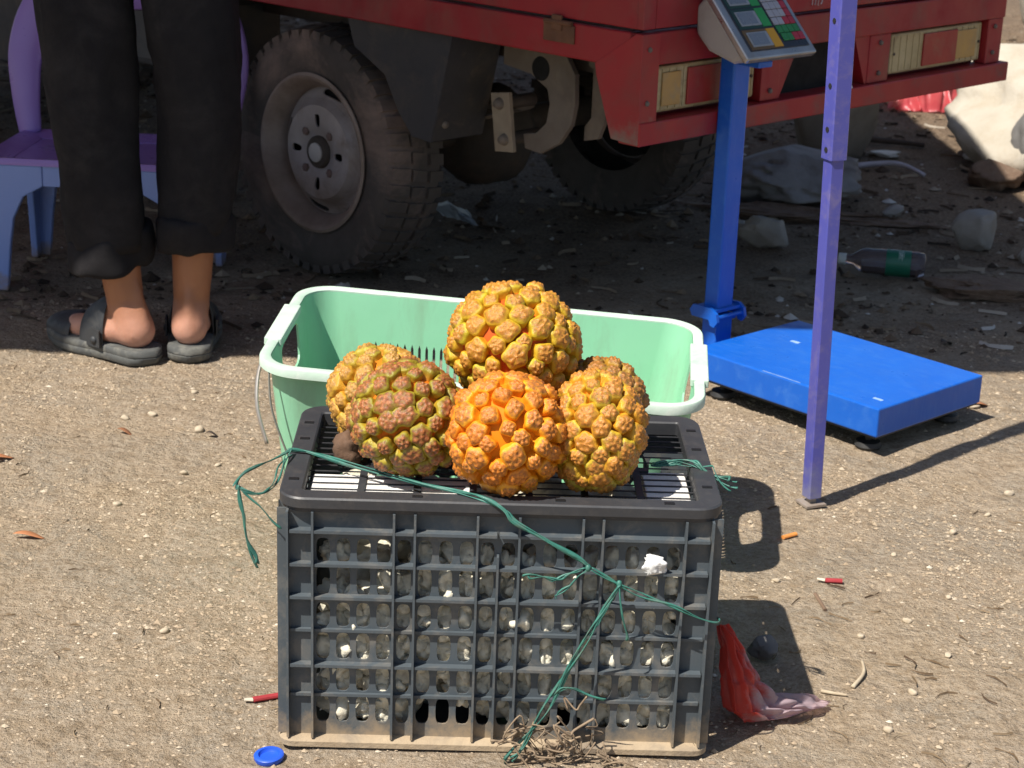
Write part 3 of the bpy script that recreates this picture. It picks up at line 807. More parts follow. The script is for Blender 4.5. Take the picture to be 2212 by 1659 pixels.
# ------------------------------------------------------------------ truck
TX, TY, PHI = .2153, 3.4701, .7639
truck = thing('red_truck', 'old red small cargo truck seen from its rear corner, parked in the shade', 'truck', (TX, TY, 0), PI/2-PHI)
mRed = mat('faded_red_paint', (.32, .012, .018), (.24, .012, .016), 4., .5, .15, 50., dirt=(.15, .06, .045), dirt_amt=.75, dirt_scale=6., stretch=(1., 1., .5), rvar=.2)
mRedD = mat('dull_red_paint', (.20, .018, .02), (.15, .015, .016), 5., .6, .15, 50., dirt=(.10, .06, .05), dirt_amt=.7, dirt_scale=9.)
mUnd = mat('undercarriage', (.045, .038, .032), (.075, .055, .042), 9., .8, .4, 60., dirt=(.13, .09, .06), dirt_amt=.5)
mMetal = mat('dusty_iron', (.16, .135, .11), (.11, .085, .065), 14., .7, .3, 80., dirt=(.22, .17, .12), dirt_amt=.6)
mBlkP = mat('black_fender', (.022, .024, .032), (.03, .03, .036), 5., .5, .15, 50., dirt=(.12, .09, .065), dirt_amt=.5, zdirt=None)
WT, LT = 1.30, 2.35
m = MB(); m.box(.02, WT-.02, .04, LT, .66, .692); m.build('bed_floor', mUnd, truck)
for x0, x1 in ((0, .035), (WT-.035, WT)):
    m = MB(); m.box(x0, x1, .012, LT, .623, .6895, .003); m.build('side_rail', mRed, truck)
    m = MB(); xx = (x0+.002, x1-.006) if x0 == 0 else (x0+.006, x1-.002); m.box(xx[0], xx[1], .012, LT, .696, .99, .003)
    for y in (.5, 1., 1.5, 2.): m.box(xx[0]-.006 if x0 == 0 else xx[1], xx[0] if x0 == 0 else xx[1]+.006, y-.025, y+.025, .70, .985)
    m.build('side_panel', mRed, truck)
m = MB(); m.box(.035, WT-.035, -.004, .026, .697, .99, .003); tg = m.build('tailgate', mRed, truck)
m = MB(); m.box(-.001, .034, -.004, .0115, .697, .99, .002); m.build('corner_post', mRed, truck)
m = MB(); m.box(WT-.034, WT+.001, -.004, .0115, .697, .99, .002); m.build('corner_post', mRed, truck)
mLet = mat('worn_white_lettering', (.62, .55, .52), (.42, .25, .22), 60., .7, .0)
rnd = random.Random(3)
for (x0, strokes) in ((.520, ((0, .0, .001, .020), (.010, .0, .011, .021), (.020, -.002, .021, .02), (.03, .0, .042, .022), (.034, .012, .046, .016))), (.66, ((0, .006, .012, .008), (.018, .0, .019, .02), (.012, .01, .03, .012), (.034, .002, .036, .008))),
                     (.80, ((0, .004, .02, .006), (.026, 0, .028, .014))), (.90, ((0, .0, .02, .003), (.03, .004, .032, .016), (.04, .01, .06, .012)))):
    k = MB()
    for a, b_, c_, d_ in strokes:
        k.tube([(x0+a, -.005, .7085+b_), (x0+c_, -.005, .7085+d_)], .0022, 5, flat=.3)
    k.build('lettering', mLet, tg)
# rear frame under the tailgate
m = MB(); m.box(.0, WT, .0, .03, .628, .6895, .003); m.build('rear_crossmember', mRed, truck)
m = MB(); m.box(.052, WT-.052, .046, .052, .50, .627); m.build('light_backing', mRedD, truck)
for x0, x1 in ((.381, .441), (.757, .835), (1.236, WT)):
    m = MB(); m.box(x0, x1, .004, .036, .525, .6275, .002); m.build('rear_post', mRed, truck)
for gp in ([(.442, .6275), (.50, .6275), (.445, .525), (.442, .525)], [(.756, .6275), (.70, .6275), (.75, .525), (.756, .525)]):
    m = MB(); m.prism(gp, 'y', .006, .034); m.build('gusset', mRed, truck)
m = MB(); m.box(.47, .73, .0415, .0455, .50, .6275); m.build('opening_shade_panel', mat('deep_black', (.004, .004, .004), rough=.9, bump=0), truck)  # solid black panel, paints the shade inside the open rear frame
m = MB()
m.prism([(.0125, .6885), (.111, .6225), (.106, .600), (.062, .486), (-.004, .482), (-.004, .6885)], 'x', -.0012, .004)
m.box(-.0008, .050, -.0045, .0, .484, .6885); m.build('corner_plate', mat('muddy_red_paint', (.34, .012, .018), (.27, .012, .016), 4., .5, .15, 50., dirt=(.15, .06, .045), dirt_amt=.6, dirt_scale=6., zdirt=(.035, (.20, .14, .11), .482)), truck, bevel=.001)
for (xb_, zb_) in ((.02, .66), (.02, .56), (.41, .61), (.41, .545), (.795, .61), (.795, .545), (1.262, .61), (1.262, .55)):
    k = MB(); k.lathe([(0, -.0085), (.004, -.0085), (.0055, -.006), (.0055, -.003)], 6, 'y', c=(xb_, .0 if xb_ < .1 else .0065, zb_)); k.build('bolt', mMetal, truck)
m = MB(); m.box(-.0, 1.325, -.008, .045, .4802, .5243, .003); m.build('bumper_bar', mat('bumper_red', (.34, .016, .018), (.28, .015, .016), 3., .55, .15, 50., dirt=(.10, .07, .06), dirt_amt=.8, dirt_scale=6.), truck)
mCream = mat('grimy_cream_lens', (.50, .42, .24), (.36, .29, .15), 12., .35, .1, dirt=(.16, .11, .06), dirt_amt=.7, dirt_scale=20.)
mAmb = mat('amber_lens', (.50, .30, .08), (.40, .25, .09), 20., .4, .1, dirt=(.34, .26, .15), dirt_amt=.9, dirt_scale=30.); mRL = mat('red_lens', (.36, .028, .022), (.28, .025, .022), 12., .4, .1, dirt=(.22, .12, .08), dirt_amt=.6, dirt_scale=14.)
for x0, x1, am, rd in ((.056, .376, (.03, .085), (.105, .215)), (.86, 1.232, (.262, .345), (.125, .262))):
    m = MB(); m.box(x0, x1, .018, .044, .533, .621, .005); lt = m.build('tail_light', mCream, truck)
    k = MB(); k.box(x0+am[0], x0+am[1], .0145, .0185, .545, .609, .0015); k.build('amber_lens', mAmb, lt)
    k = MB(); k.box(x0+rd[0], x0+rd[1], .0135, .0185, .541, .613, .0015); k.build('red_lens', mRL, lt)
    for q in range(15):
        xr = x0+.010+(x1-x0-.020)*q/14; k = MB(); k.box(xr-.0012, xr+.0012, .0165, .0185, .539, .615); k.build('lens_rib', mCream, lt)
    for x in (x0+.012, x1-.012):
        k = MB(); k.lathe([(0, .0155), (.0035, .0155), (.0035, .0185)], 10, 'y', c=(x, 0, .577)); k.build('screw', mUnd, lt)
m = MB(); m.box(-.004, .0, .165, .245, .650, .684, .001); m.box(-.008, -.003, .195, .222, .672, .702, .002); m.tube([(-.006, .17, .688), (-.006, .24, .688)], .005, 8); m.build('hinge', mat('rusty_hinge', (.16, .07, .035), (.10, .045, .025), 30., .85, .4), truck)
# chassis
for x0 in (.20, WT-.27):
    m = MB(); m.box(x0, x0+.06, .03, 3.6, .56, .655); m.build('chassis_rail', mUnd, truck)
for y in (.12, .9, 1.6, 2.2):
    m = MB(); m.box(.262, WT-.272, y, y+.05, .57, .65); m.build('cross_beam', mUnd, truck)
WY, WR, WX = 1.0237, .2883, .06
m = MB(); m.tube([(.2, WY, WR), (WT-.2, WY, WR)], .038, 14)
m.lathe([(0, -.13), (.07, -.12), (.12, -.05), (.125, .05), (.07, .12), (0, .13)], 20, 'x', c=(WT/2-.03, WY, WR-.02)); m.build('rear_axle', mUnd, truck, smooth=True)
m = MB(); m.tube([(.60, WY+.05, WR), (.60, 2.6, .42)], .03, 12); m.build('drive_shaft', mUnd, truck, smooth=True)
m = MB(); m.tube([(.98, .35, .50), (.98, 1.4, .50)], .055, 14); m.build('exhaust_silencer', mUnd, truck, smooth=True)
for x0 in (.17, WT-.24):
    m = MB()
    for k in range(4):
        L_ = .54-.10*k
        path = [(x0+.035, WY+L_*q, .40-.10*(1-q*q)-.012*k+.06) for q in np.linspace(-1, 1, 11)]
        m.tube(path, .03, 6, flat=.18)
    m.build('leaf_spring', mMetal, truck)
# spring hanger (curved plate, its hole painted as a black disc) and shackle, left side
HXs = .150
def arcpoly(c0_, r0, r1, a0_, a1_, n=14):
    o_ = [(c0_[0]+r1*math.cos(R(a)), c0_[1]+r1*math.sin(R(a))) for a in np.linspace(a0_, a1_, n)]
    i_ = [(c0_[0]+r0*math.cos(R(a)), c0_[1]+r0*math.sin(R(a))) for a in np.linspace(a1_, a0_, n)]
    return o_+i_
m = MB()
out = [(.500, .600), (.330, .605), (.297, .560), (.294, .500), (.303, .455), (.335, .412), (.385, .384), (.430, .388)]
inn = [(.436, .418), (.400, .425), (.372, .450), (.364, .490), (.372, .520), (.42, .545), (.500, .555)]
m.prism(out+inn, 'x', HXs, HXs+.014)
hg = m.build('spring_hanger', mMetal, truck, bevel=.002)
k = MB(); k.lathe([(0, -.0012), (.023, -.0012), (.026, .0005)], 22, 'x', c=(HXs, .392, .560)); k.build('hole_shade_disc', mat('deep_black', (.004, .004, .004)), hg)  # flat black disc, paints the shade of the hanger's hole
m = MB(); m.box(-.022, .022, -.022, .022, -.0, .0)
m = MB(); m.prism([(.505, .497), (.452, .505), (.434, .382), (.487, .376)], 'x', HXs-.030, HXs-.020); sh = m.build('shackle_plate', mat('pale_shackle', (.30, .25, .18), (.22, .17, .12), 20., .7, .3), truck, bevel=.001)
for y, z in ((.478, .478), (.461, .405)):
    k = MB(); k.lathe([(0, -.043), (.008, -.042), (.011, -.036), (.013, -.030)], 12, 'x', c=(HXs, y, z)); k.build('bolt', mMetal, sh, smooth=True)
    k = MB(); k.tube([(HXs-.02, y, z), (HXs+.07, y, z)], .014, 10); k.build('pin', mUnd, sh, smooth=True)
m = MB(); m.prism([(.296, .6), (.25, .6), (.245, .47), (.262, .43), (.30, .42), (.30, .45), (.283, .47), (.283, .57), (.296, .575)], 'x', .19, .2); m.build('hanger_bracket', mMetal, truck)
# fender and mud flap behind the left wheel
def fender(xo, sgn, nm_par):
    m = MB()
    side = [(.859, .6225), (.835, .559), (.737, .512), (.692, .439), (.647, .392), (.589, .388), (.530, .6225)]
    m.prism(side, 'x', xo, xo+sgn*.004)
    f_ = m.build('fender', mBlkP, truck, bevel=.001)
    m = MB(); a, b_ = xo+sgn*.002, xo+sgn*.150
    V = []
    for x in (a, b_):
        V += [(x, .586, .390), (x, .530, .6225), (x, .534, .6225), (x, .590, .390)]
    m.add(V, [(0,1,2,3),(7,6,5,4),(0,4,5,1),(1,5,6,2),(2,6,7,3),(3,7,4,0)])
    fl = m.build('mud_flap', mat('dusty_flap', (.045, .042, .040), (.03, .03, .034), 6., .7, .2, 50., dirt=(.16, .12, .08), dirt_amt=.7, dirt_scale=10.), truck)
    k = MB(); k.lathe([(0, -.006), (.007, -.005), (.009, 0)], 12, 'y', c=(xo+sgn*.03, .578, .425)); k.build('rivet', mMetal, fl, smooth=True)
    m = MB()
    pts = [(.859, .6225), (.835, .559), (.737, .512), (.692, .439), (.647, .392), (.589, .388)]
    for (y0, z0), (y1, z1) in zip(pts[:-1], pts[1:]):
        m.add([(xo+sgn*.004, y0, z0), (xo+sgn*.15, y0, z0), (xo+sgn*.15, y1, z1), (xo+sgn*.004, y1, z1)], [(0,1,2,3)])
    m.build('fender_liner', mBlkP, truck)
fender(.030, 1, None); fender(WT-.03, -1, None)
# wheels
mTy = mat('dusty_tyre', (.085, .072, .066), (.058, .052, .048), 8., .85, .4, 70., dirt=(.27, .195, .165), dirt_amt=.85, dirt_scale=4.)
mRim = mat('dusty_rim', (.36, .325, .325), (.26, .23, .215), 10., .55, .2, 80., dirt=(.13, .085, .06), dirt_amt=.7, dirt_scale=9., metal=.1)
mRimR = mat('rim_barrel', (.31, .255, .225), (.18, .135, .11), 12., .7, .3, 80., dirt=(.30, .25, .21), dirt_amt=.5)
def wheel(xo, yo, sgn, detail=True):
    """xo = outer face; sgn +1 means the wheel body extends to +x"""
    W = .165; rt_i, rr = WR, .183
    m = MB()
    prof = [(rr-.012, .018), (rr+.004, .012), (rr+.03, .004), (rr+.055, 0.), (rt_i-.034, .004), (rt_i-.018, .010), (rt_i-.008, .026), (rt_i-.006, W/2), (rt_i-.008, W-.026), (rt_i-.018, W-.010), (rr+.055, W), (rr+.01, W-.008), (rr-.012, W-.018)]
    m.lathe([(r_, sgn*h) for r_, h in prof], 64, 'x', c=(xo, yo, WR))
    nl = 46
    for k in range(nl):           # shoulder lugs and centre blocks
        for a_off, h0, h1, rb0, rb1 in ((0, .006, .052, rt_i-.030, rt_i), (.5, W-.052, W-.006, rt_i-.030, rt_i), (.25, .060, .100, rt_i-.012, rt_i)):
            a = 2*PI*(k+a_off)/nl; da = 2*PI/nl*.33
            V = []
            for (r_, tw_) in ((rb0, 0), (rb1, 0)):
                for h, ao in ((h0, -da), (h1, -da+.02), (h1, da+.02), (h0, da)):
                    rr_ = r_ if not (r_ == rb1 and ((h == h0 and a_off == 0) or (h == h1 and a_off == .5))) else r_-.009
                    V.append((xo+sgn*h, yo+rr_*math.cos(a+ao), WR+rr_*math.sin(a+ao)))
            m.add(V, [(0,1,2,3),(7,6,5,4),(0,4,5,1),(1,5,6,2),(2,6,7,3),(3,7,4,0)])
    ty = m.build('tyre', mTy, truck, auto=38)
    m = MB()
    m.lathe([(r_, sgn*h) for r_, h in [(rr-.013, .020), (rr-.002, .012), (rr+.001, .006), (rr-.006, .003), (rr-.015, .008), (rr-.020, .022), (rr-.032, .036), (rr-.036, .060), (rr-.036, .085)]], 56, 'x', c=(xo, yo, WR))
    m.cur = 0
    rm = m.build('rim', mRimR, truck, auto=45)
    # disc with four hand slots near its edge and four on the raised ring
    def F(u, v, t_): 
        r_, a = v, u
        if r_ < .108: h = .026+.010*max(0, (.06-r_)/.03) if r_ < .06 else .026-.002*math.sin((r_-.06)/.048*PI)
        else: h = .026+(r_-.108)*1.15 if r_ < .125 else .0455+(r_-.125)*.55
        return (xo+sgn*(h+.004*t_), yo+r_*math.cos(a), WR+r_*math.sin(a))
    m = MB()
    usd = [R(-22.5+45*k) for k in range(9)]
    m.perf(usd, [.036, .052], lambda i, j: None, F)
    us_f = [R(a) for a in np.arange(-22.5, 338, 7.5)]
    m.perf(us_f, [.030, .040, .050], lambda i, j: None, F)
    m.perf(usd, [.050, .096], lambda i, j: (R(6.5), .0150, 3) if i % 2 == 0 else (R(.4), .0004, 2), F, 24)
    m.perf(us_f, [.096, .102, .108, .114, .122], lambda i, j: None, F)
    m.perf([R(-22.5+11+45*k) for k in range(9)], [.122, .150], lambda i, j: (R(15), .0075, 3) if i % 2 == 0 else (R(.4), .0004, 2), F, 24)
    m.v = [v for v in m.v]
    di = m.build('wheel_disc', mRim, rm, merge=True, auto=40)
    k = MB(); k.lathe([(r_, sgn*h) for r_, h in [(.038, .034), (.037, .025), (.033, .021), (.021, .0205)]], 30, 'x', c=(xo, yo, WR)); k.build('hub', mUnd, rm, auto=40)
    k = MB(); k.lathe([(r_, sgn*h) for r_, h in [(.0225, .024), (.022, .0175), (.018, .016), (0, .0155)]], 28, 'x', c=(xo, yo, WR)); k.build('hub_cap', mat('pale_hub_cap', (.46, .44, .43), (.38, .36, .35), 20., .5, .1), rm, auto=40)
    for q in range(4):
        a = R(45+90*q); k = MB(); k.lathe([(r_, sgn*h) for r_, h in [(.010, .036), (.010, .023), (.007, .021), (0, .0205)]], 6, 'x', c=(xo, yo+.060*math.cos(a), WR+.060*math.sin(a))); k.build('wheel_nut', mat('rusty_nut', (.17, .12, .11), (.12, .08, .07), 30., .8, .3), rm)
    k = MB(); k.lathe([(rr-.037, sgn*.060), (.04, sgn*.075), (0, sgn*.075)], 40, 'x', c=(xo, yo, WR)); k.build('brake_drum', mat('deep_black', (.004, .004, .004)), rm)
wheel(WX, WY, 1); wheel(WT-WX, WY, -1); wheel(WX, 3.35, 1); wheel(WT-WX, 3.35, -1)
m = MB(); m.box(.07, .26, 1.36, 2.0, .40, .60, .02); m.build('fuel_tank', mat('grey_tank', (.075, .08, .085), (.06, .06, .065), 5., .6, .15, dirt=(.13, .1, .08), dirt_amt=.5), truck)
m = MB(); m.box(.03, .06, 2.05, 2.3, .33, .62, .01); m.build('front_fender', mBlkP, truck)
# cab
mGl = mat('cab_glass', (.02, .025, .03), rough=.1, bump=0)
cabp = [(2.42, .50), (2.42, 1.62), (2.60, 1.78), (3.35, 1.80), (3.75, 1.72), (4.02, 1.15), (4.10, 1.05), (4.10, .45), (3.75, .45), (3.62, .66), (3.35, .72), (3.08, .66), (2.96, .5)]
m = MB(); m.prism(cabp, 'x', 0., WT); cb = m.build('cab', mRed, truck, bevel=.02)
for x in (-.003, WT-.001):
    m = MB(); m.prism([(2.62, 1.15), (2.62, 1.62), (3.4, 1.65), (3.66, 1.60), (3.86, 1.15)], 'x', x, x+.004); m.build('side_window', mGl, cb)
m = MB(); m.add([(.1, 4.012, 1.19), (WT-.1, 4.012, 1.19), (WT-.12, 3.775, 1.69), (.12, 3.775, 1.69)], [(0,1,2,3)]); m.build('windscreen', mGl, cb)
for x in (.15, WT-.33):
    m = MB(); m.box(x, x+.18, 4.095, 4.11, .72, .86, .005); m.build('headlight', mCream, cb)
# white paper scrap lying on the bumper
pap = MB(); pap.add([(0, 0, 0), (.024, .004, .002), (.026, .012, .014), (.004, .014, .010), (.012, .007, .011)], [(0,1,4),(1,2,4),(2,3,4),(3,0,4)])
o = pap.build('paper_scrap', mWhite); T_ = Matrix.Translation((TX, TY, 0)) @ Matrix.Rotation(PI/2-PHI, 4, 'Z')
o.matrix_world = T_ @ Matrix.Translation((.652, -.02, .5255)); md = o.modifiers.new('t', 'SOLIDIFY'); md.thickness = .0012
tag(o, 'small white paper scrap on the truck bumper', 'paper')

# ------------------------------------------------------------------ plastic chair
mPur = mat('purple_plastic', (.33, .21, .58), (.30, .19, .55), 4., .35, .05, 40.); mCbl = mat('blue_plastic', (.25, .36, .74), (.22, .33, .70), 4., .38, .05, 40., zdirt=(.03, (.3, .22, .16)))
ch = thing('plastic_chair', 'low plastic chair with purple seat and hoop back on blue legs', 'chair', (-.935, 4.00, 0), R(-3))
SH = .300; SWh, SDp = .245, .34
m = MB(); m.sweep_ring(rrect(SWh, SDp/2, .05, 0, SDp/2-.01, 0, 6), [(0, SH-.008), (-.004, SH), (-.03, SH-.004), (-.06, SH-.010), (-.06, SH-.016), (0, SH-.014)])
rr_ = rrect(SWh-.059, SDp/2-.059, .02, 0, SDp/2-.01, SH-.011, 4); n_ = len(rr_)
m.add([q[0] for q in rr_]+[(q[0][0], q[0][1], SH-.016) for q in rr_], [tuple(range(n_)), tuple(range(n_, 2*n_))[::-1]]); m.build('seat', mPur, ch, auto=45)
legp = [(0, 0), (.036, 0), (.046, .10), (.056, .165), (.080, .215), (.125, .240), (.125, SH-.014), (-.012, SH-.014)]
for sx_ in (-1, 1):
    for yy, sy_ in ((-.006, 1), (SDp-.014, -1)):
        m = MB(); m.prism([(sx_*(-.228+p[0]), p[1]) for p in legp], 'y', yy, yy+sy_*.016)
        m.prism([(yy+sy_*(.017+p[0]*.8), p[1]) for p in legp], 'x', sx_*-.228, sx_*-.212); m.build('leg', mCbl, ch, bevel=.003)
for yy in (-.004, SDp-.018):
    m = MB(); m.box(-.102, .102, yy, yy+.012, .241, SH-.015); m.build('apron', mCbl, ch)
hoop = [(-.225, SDp-.03, SH-.004), (-.238, SDp-.01, .38), (-.240, SDp+.015, .48), (-.20, SDp+.04, .575), (-.11, SDp+.055, .625), (0, SDp+.06, .638)]
hoop = hoop+[(-p[0], p[1], p[2]) for p in hoop[-2::-1]]
m = MB(); path = spline(hoop, 6); rings = []
for i, p in enumerate(path):
    t_ = (path[min(i+1, len(path)-1)]-path[max(i-1, 0)]).normalized(); nx_ = Vector((0, 1, .15)).normalized(); u_ = t_.cross(nx_).normalized(); w_ = .030
    k_ = abs(i/(len(path)-1)-.5)*2; w_ = .066-.040*k_
    rings.append([p+u_*w_*a+nx_*.011*b_ for a, b_ in ((1, 0), (.9, .8), (0, 1), (-.9, .8), (-1, 0), (-.9, -.8), (0, -1), (.9, -.8))])
m.loft(rings); m.build('back_hoop', mPur, ch, smooth=True)
for sx_ in (-1, 1):
    m = MB(); m.tube(spline([(sx_*.118, SDp-.03, SH-.012), (sx_*.112, SDp+.012, .42), (sx_*.108, SDp+.045, .60)], 5), .012, 8, flat=.6); m.build('back_spindle', mPur, ch, smooth=True)

# ------------------------------------------------------------------ person
skin = bpy.data.materials.new('tan_skin'); t, N, L, b = nodes_of(skin)
tc = N.new('ShaderNodeTexCoord').outputs['Object']; sx = N.new('ShaderNodeSeparateXYZ'); L.new(tc, sx.inputs[0])
c = mixrgb(t, maprange(t, sx.outputs[2], .035, .12), (.62, .34, .26), (.36, .155, .075))
c = mixrgb(t, ramp(t, noisen(t, 25., 5, .6, tc), [(.4, 0.), (.7, .5)]), c, (.30, .13, .075))
L.new(c, b.inputs['Base Color']); b.inputs['Roughness'].default_value = .5
b.inputs['Subsurface Weight'].default_value = .12; b.inputs['Subsurface Radius'].default_value = (.01, .004, .002)
bumpn(t, b, noisen(t, 160., 5, .65, tc), .25, .002)
per = thing('person', 'person in rolled-up black trousers and dark sandals standing with back turned beside the truck', 'person', (-.70, 3.575, 0))
def PL(p): return (p[0]+.70, p[1]-3.60, p[2])
def capsule(m, a, b_, ra, rb, n=14, flat=(1., 1.)):
    a, b_ = Vector(a), Vector(b_); d = (b_-a); ln = d.length; d.normalize()
    ax = Vector((0, 0, 1)) if abs(d.z) < .9 else Vector((0, 1, 0)); u_ = d.cross(ax).normalized(); w_ = d.cross(u_); rings = []
    for k in range(5):
        th = -PI/2+PI/2*k/4; rings.append((a+d*ra*math.sin(th), ra*math.cos(th)+1e-4))
    for k in range(5):
        th = PI/2*k/4; rings.append((b_+d*rb*math.sin(th), rb*math.cos(th)+1e-4))
    m.loft([[c_+u_*r_*flat[0]*math.cos(2*PI*j/n)+w_*r_*flat[1]*math.sin(2*PI*j/n) for j in range(n)] for c_, r_ in rings])
body = MB()
SOLE = .026
def foot(ank, hb, dr, knee):
    d = Vector((dr[0], dr[1], 0)).normalized(); s_ = Vector((-d.y, d.x, 0)); H = Vector((hb[0], hb[1], 0))
    P_ = lambda f_, l_, z: tuple(H+d*f_+s_*l_+Vector((0, 0, z+SOLE)))
    A = Vector(PL(ank)); K = Vector(PL(knee))
    capsule(body, A+Vector((0, 0, .0)), A+(K-A)*.35, .0370, .044); capsule(body, A+(K-A)*.35, K, .041, .055)
    capsule(body, P_(.038, 0, .036), A, .0375, .036)              # heel to ankle
    capsule(body, P_(.038, 0, .034), P_(.10, 0, .038), .0360, .036)
    capsule(body, A-d*-.004-Vector((0, 0, .012)), P_(.15, .0, .028), .031, .028)   # instep
    capsule(body, P_(.09, -.012, .028), P_(.185, -.018, .020), .027, .0235)
    capsule(body, P_(.09, .012, .030), P_(.185, .018, .022), .028, .025)
    for i, (l_, f1) in enumerate(((.030, .252), (.010, .248), (-.006, .240), (-.021, .230), (-.034, .216))):
        capsule(body, P_(.185, l_*.8, .018), P_(f1-.012, l_, .012), .013, .0115 if i == 0 else .009, 8)
    for l_ in (1, -1): capsule(body, tuple(A+s_*l_*.024-Vector((0, 0, .012))), tuple(A+s_*l_*.026-Vector((0, 0, .014))), .014, .012, 8)
    capsule(body, tuple(A-d*.026+Vector((0, 0, .035))), P_(.018, 0, .04), .013, .018, 8)   # tendon
    return d, s_
AL_, AR_ = (-.772, 3.592, .118), (-.648, 3.632, .118)
HL_, HR_ = PL((-.716, 3.553, 0)), PL((-.645, 3.570, 0))
KL, KR = (-.818, 3.600, .475), (-.628, 3.625, .480)
dL = foot(AL_, HL_, (-.83, .56), KL); dR = foot(AR_, HR_, (-.10, .995), KR)
HPL, HPR = PL((-.815, 3.63, .90)), PL((-.655, 3.635, .90))
capsule(body, PL(KL), HPL, .056, .082); capsule(body, PL(KR), HPR, .056, .082)
capsule(body, HPL, HPR, .085, .085); pel = Vector(PL((-.735, 3.64, .96))); chest = Vector(PL((-.735, 3.66, 1.30))); neck = Vector(PL((-.735, 3.67, 1.47))); headp = Vector(PL((-.735, 3.70, 1.60)))
capsule(body, pel, chest, .105, .12); capsule(body, chest, neck, .11, .055); capsule(body, neck, headp, .05, .06); capsule(body, headp+Vector((0, .0, -.02)), headp+Vector((0, -.01, .04)), .078, .088)
for s_ in (-1, 1):
    shd = chest+Vector((s_*.17, 0, .11)); el = shd+Vector((s_*.05, .06, -.28)); wr = el+Vector((-s_*.06, .20, -.10))
    capsule(body, chest+Vector((0, 0, .1)), shd, .07, .055); capsule(body, shd, el, .048, .037); capsule(body, el, wr, .037, .026)
    capsule(body, wr, wr+Vector((-s_*.02, .07, -.01)), .026, .028, 10, (1., .6))
    for q in range(4): capsule(body, wr+Vector((-s_*.02+(q-1.5)*.017, .08, -.012)), wr+Vector((-s_*.02+(q-1.5)*.018, .135-.01*abs(q-1.3), -.045)), .009, .0075, 6)
    capsule(body, wr+Vector((-s_*.03, .035, 0)), wr+Vector((-s_*.065, .075, -.01)), .011, .009, 6)
    capsule(body, headp+Vector((s_*.078, .0, .0)), headp+Vector((s_*.086, -.006, .025)), .012, .014, 6)
capsule(body, headp+Vector((0, .075, .0)), headp+Vector((0, .085, -.02)), .012, .015, 6)
bo = body.build('body', skin, per, smooth=True)
md = bo.modifiers.new('remesh', 'REMESH'); md.mode = 'VOXEL'; md.voxel_size = .0062; md.use_smooth_shade = True
md = bo.modifiers.new('smooth', 'SMOOTH'); md.factor = .5; md.iterations = 5
# trousers
mTr = mat('black_trousers', (.013, .0125, .0145), (.017, .016, .018), 12., .9, .25, 350., dirt=(.055, .050, .050), dirt_amt=.35, dirt_scale=7., spec=.2)
def leg_rings(keys, seed, cuff=False):
    rings = []; off = Vector((seed*7.3, 2.1, .4))
    for i, (c0_, rx, ry) in enumerate(keys):
        rg = []
        for j in range(36):
            a = 2*PI*j/36; p = Vector(c0_)+Vector((math.cos(a)*rx, math.sin(a)*ry, 0))
            n_ = Vector((math.cos(a), math.sin(a), 0))
            w = mnoise.noise(Vector((p.x*16, p.y*16, p.z*6+p.x*9))+off)*.014+mnoise.noise(Vector((p.x*40, p.y*40, p.z*28+p.x*20))+off)*.004
            rg.append(p+n_*w)
        rings.append(rg)
    return rings
def interp(keys, n=40):
    ks = keys; out = []
    zs = np.linspace(ks[0][0][2], ks[-1][0][2], n)
    zz = [k_[0][2] for k_ in ks]
    for z in zs:
        out.append(((np.interp(z, zz, [k_[0][0] for k_ in ks]), np.interp(z, zz, [k_[0][1] for k_ in ks]), z), np.interp(z, zz, [k_[1] for k_ in ks]), np.interp(z, zz, [k_[2] for k_ in ks])))
    return out
tr = MB()
kL = [(PL((-.803, 3.600, .225)), .072, .074), (PL((-.810, 3.600, .30)), .077, .078), (PL((-.822, 3.602, .475)), .083, .084), (PL((-.836, 3.615, .70)), .098, .094), (PL((-.822, 3.63, .84)), .100, .105), (PL((-.815, 3.635, .96)), .105, .11)]
kR = [(PL((-.637, 3.630, .255)), .071, .074), (PL((-.630, 3.628, .32)), .077, .078), (PL((-.624, 3.626, .48)), .082, .084), (PL((-.640, 3.630, .70)), .094, .094), (PL((-.655, 3.635, .84)), .098, .105), (PL((-.66, 3.635, .96)), .105, .11)]
tr.loft(leg_rings(interp(kL), 1), False); tr.loft(leg_rings(interp(kR), 2), False)
tr.loft(leg_rings([(PL((-.737, 3.637, .84)), .16, .115), (PL((-.737, 3.637, .92)), .182, .125), (PL((-.737, 3.64, 1.02)), .165, .120), (PL((-.737, 3.645, 1.06)), .16, .118)], 3), True)
tro = tr.build('trousers', mTr, per, smooth=True); md = tro.modifiers.new('s', 'SOLIDIFY'); md.thickness = .003
def cuff(c0_, rx, ry, tiltx, seed, h=.062):
    m = MB(); rings = []; off = Vector((seed, 3., 1.))
    for k_, (f_, o_) in enumerate(((0, -.008), (.0, .004), (.12, .0085), (.5, .010), (.88, .009), (1., .005), (1.04, -.006))):
        rg = []
        for j in range(40):
            a = 2*PI*j/40; ww = mnoise.noise(Vector((math.cos(a)*1.6, math.sin(a)*1.6, f_*.9))+off)
            r0 = o_+ww*.017
            z = c0_[2]+h*(f_-.5)*(1+.25*mnoise.noise(Vector((math.cos(a)*1.3, math.sin(a)*1.3, 7.))+off))+math.sin(a)*tiltx[0]+math.cos(a)*tiltx[1]+.012*mnoise.noise(Vector((math.cos(a)*2.2, math.sin(a)*2.2, 0))+off)
            rg.append((c0_[0]+(rx+r0)*math.cos(a), c0_[1]+(ry+r0)*math.sin(a), z))
        rings.append(rg)
    m.loft(rings, False); o = m.build('rolled_cuff', mTr, tro, smooth=True); md = o.modifiers.new('s', 'SOLIDIFY'); md.thickness = .003; md = o.modifiers.new('ss', 'SUBSURF'); md.levels = 1; md.render_levels = 1
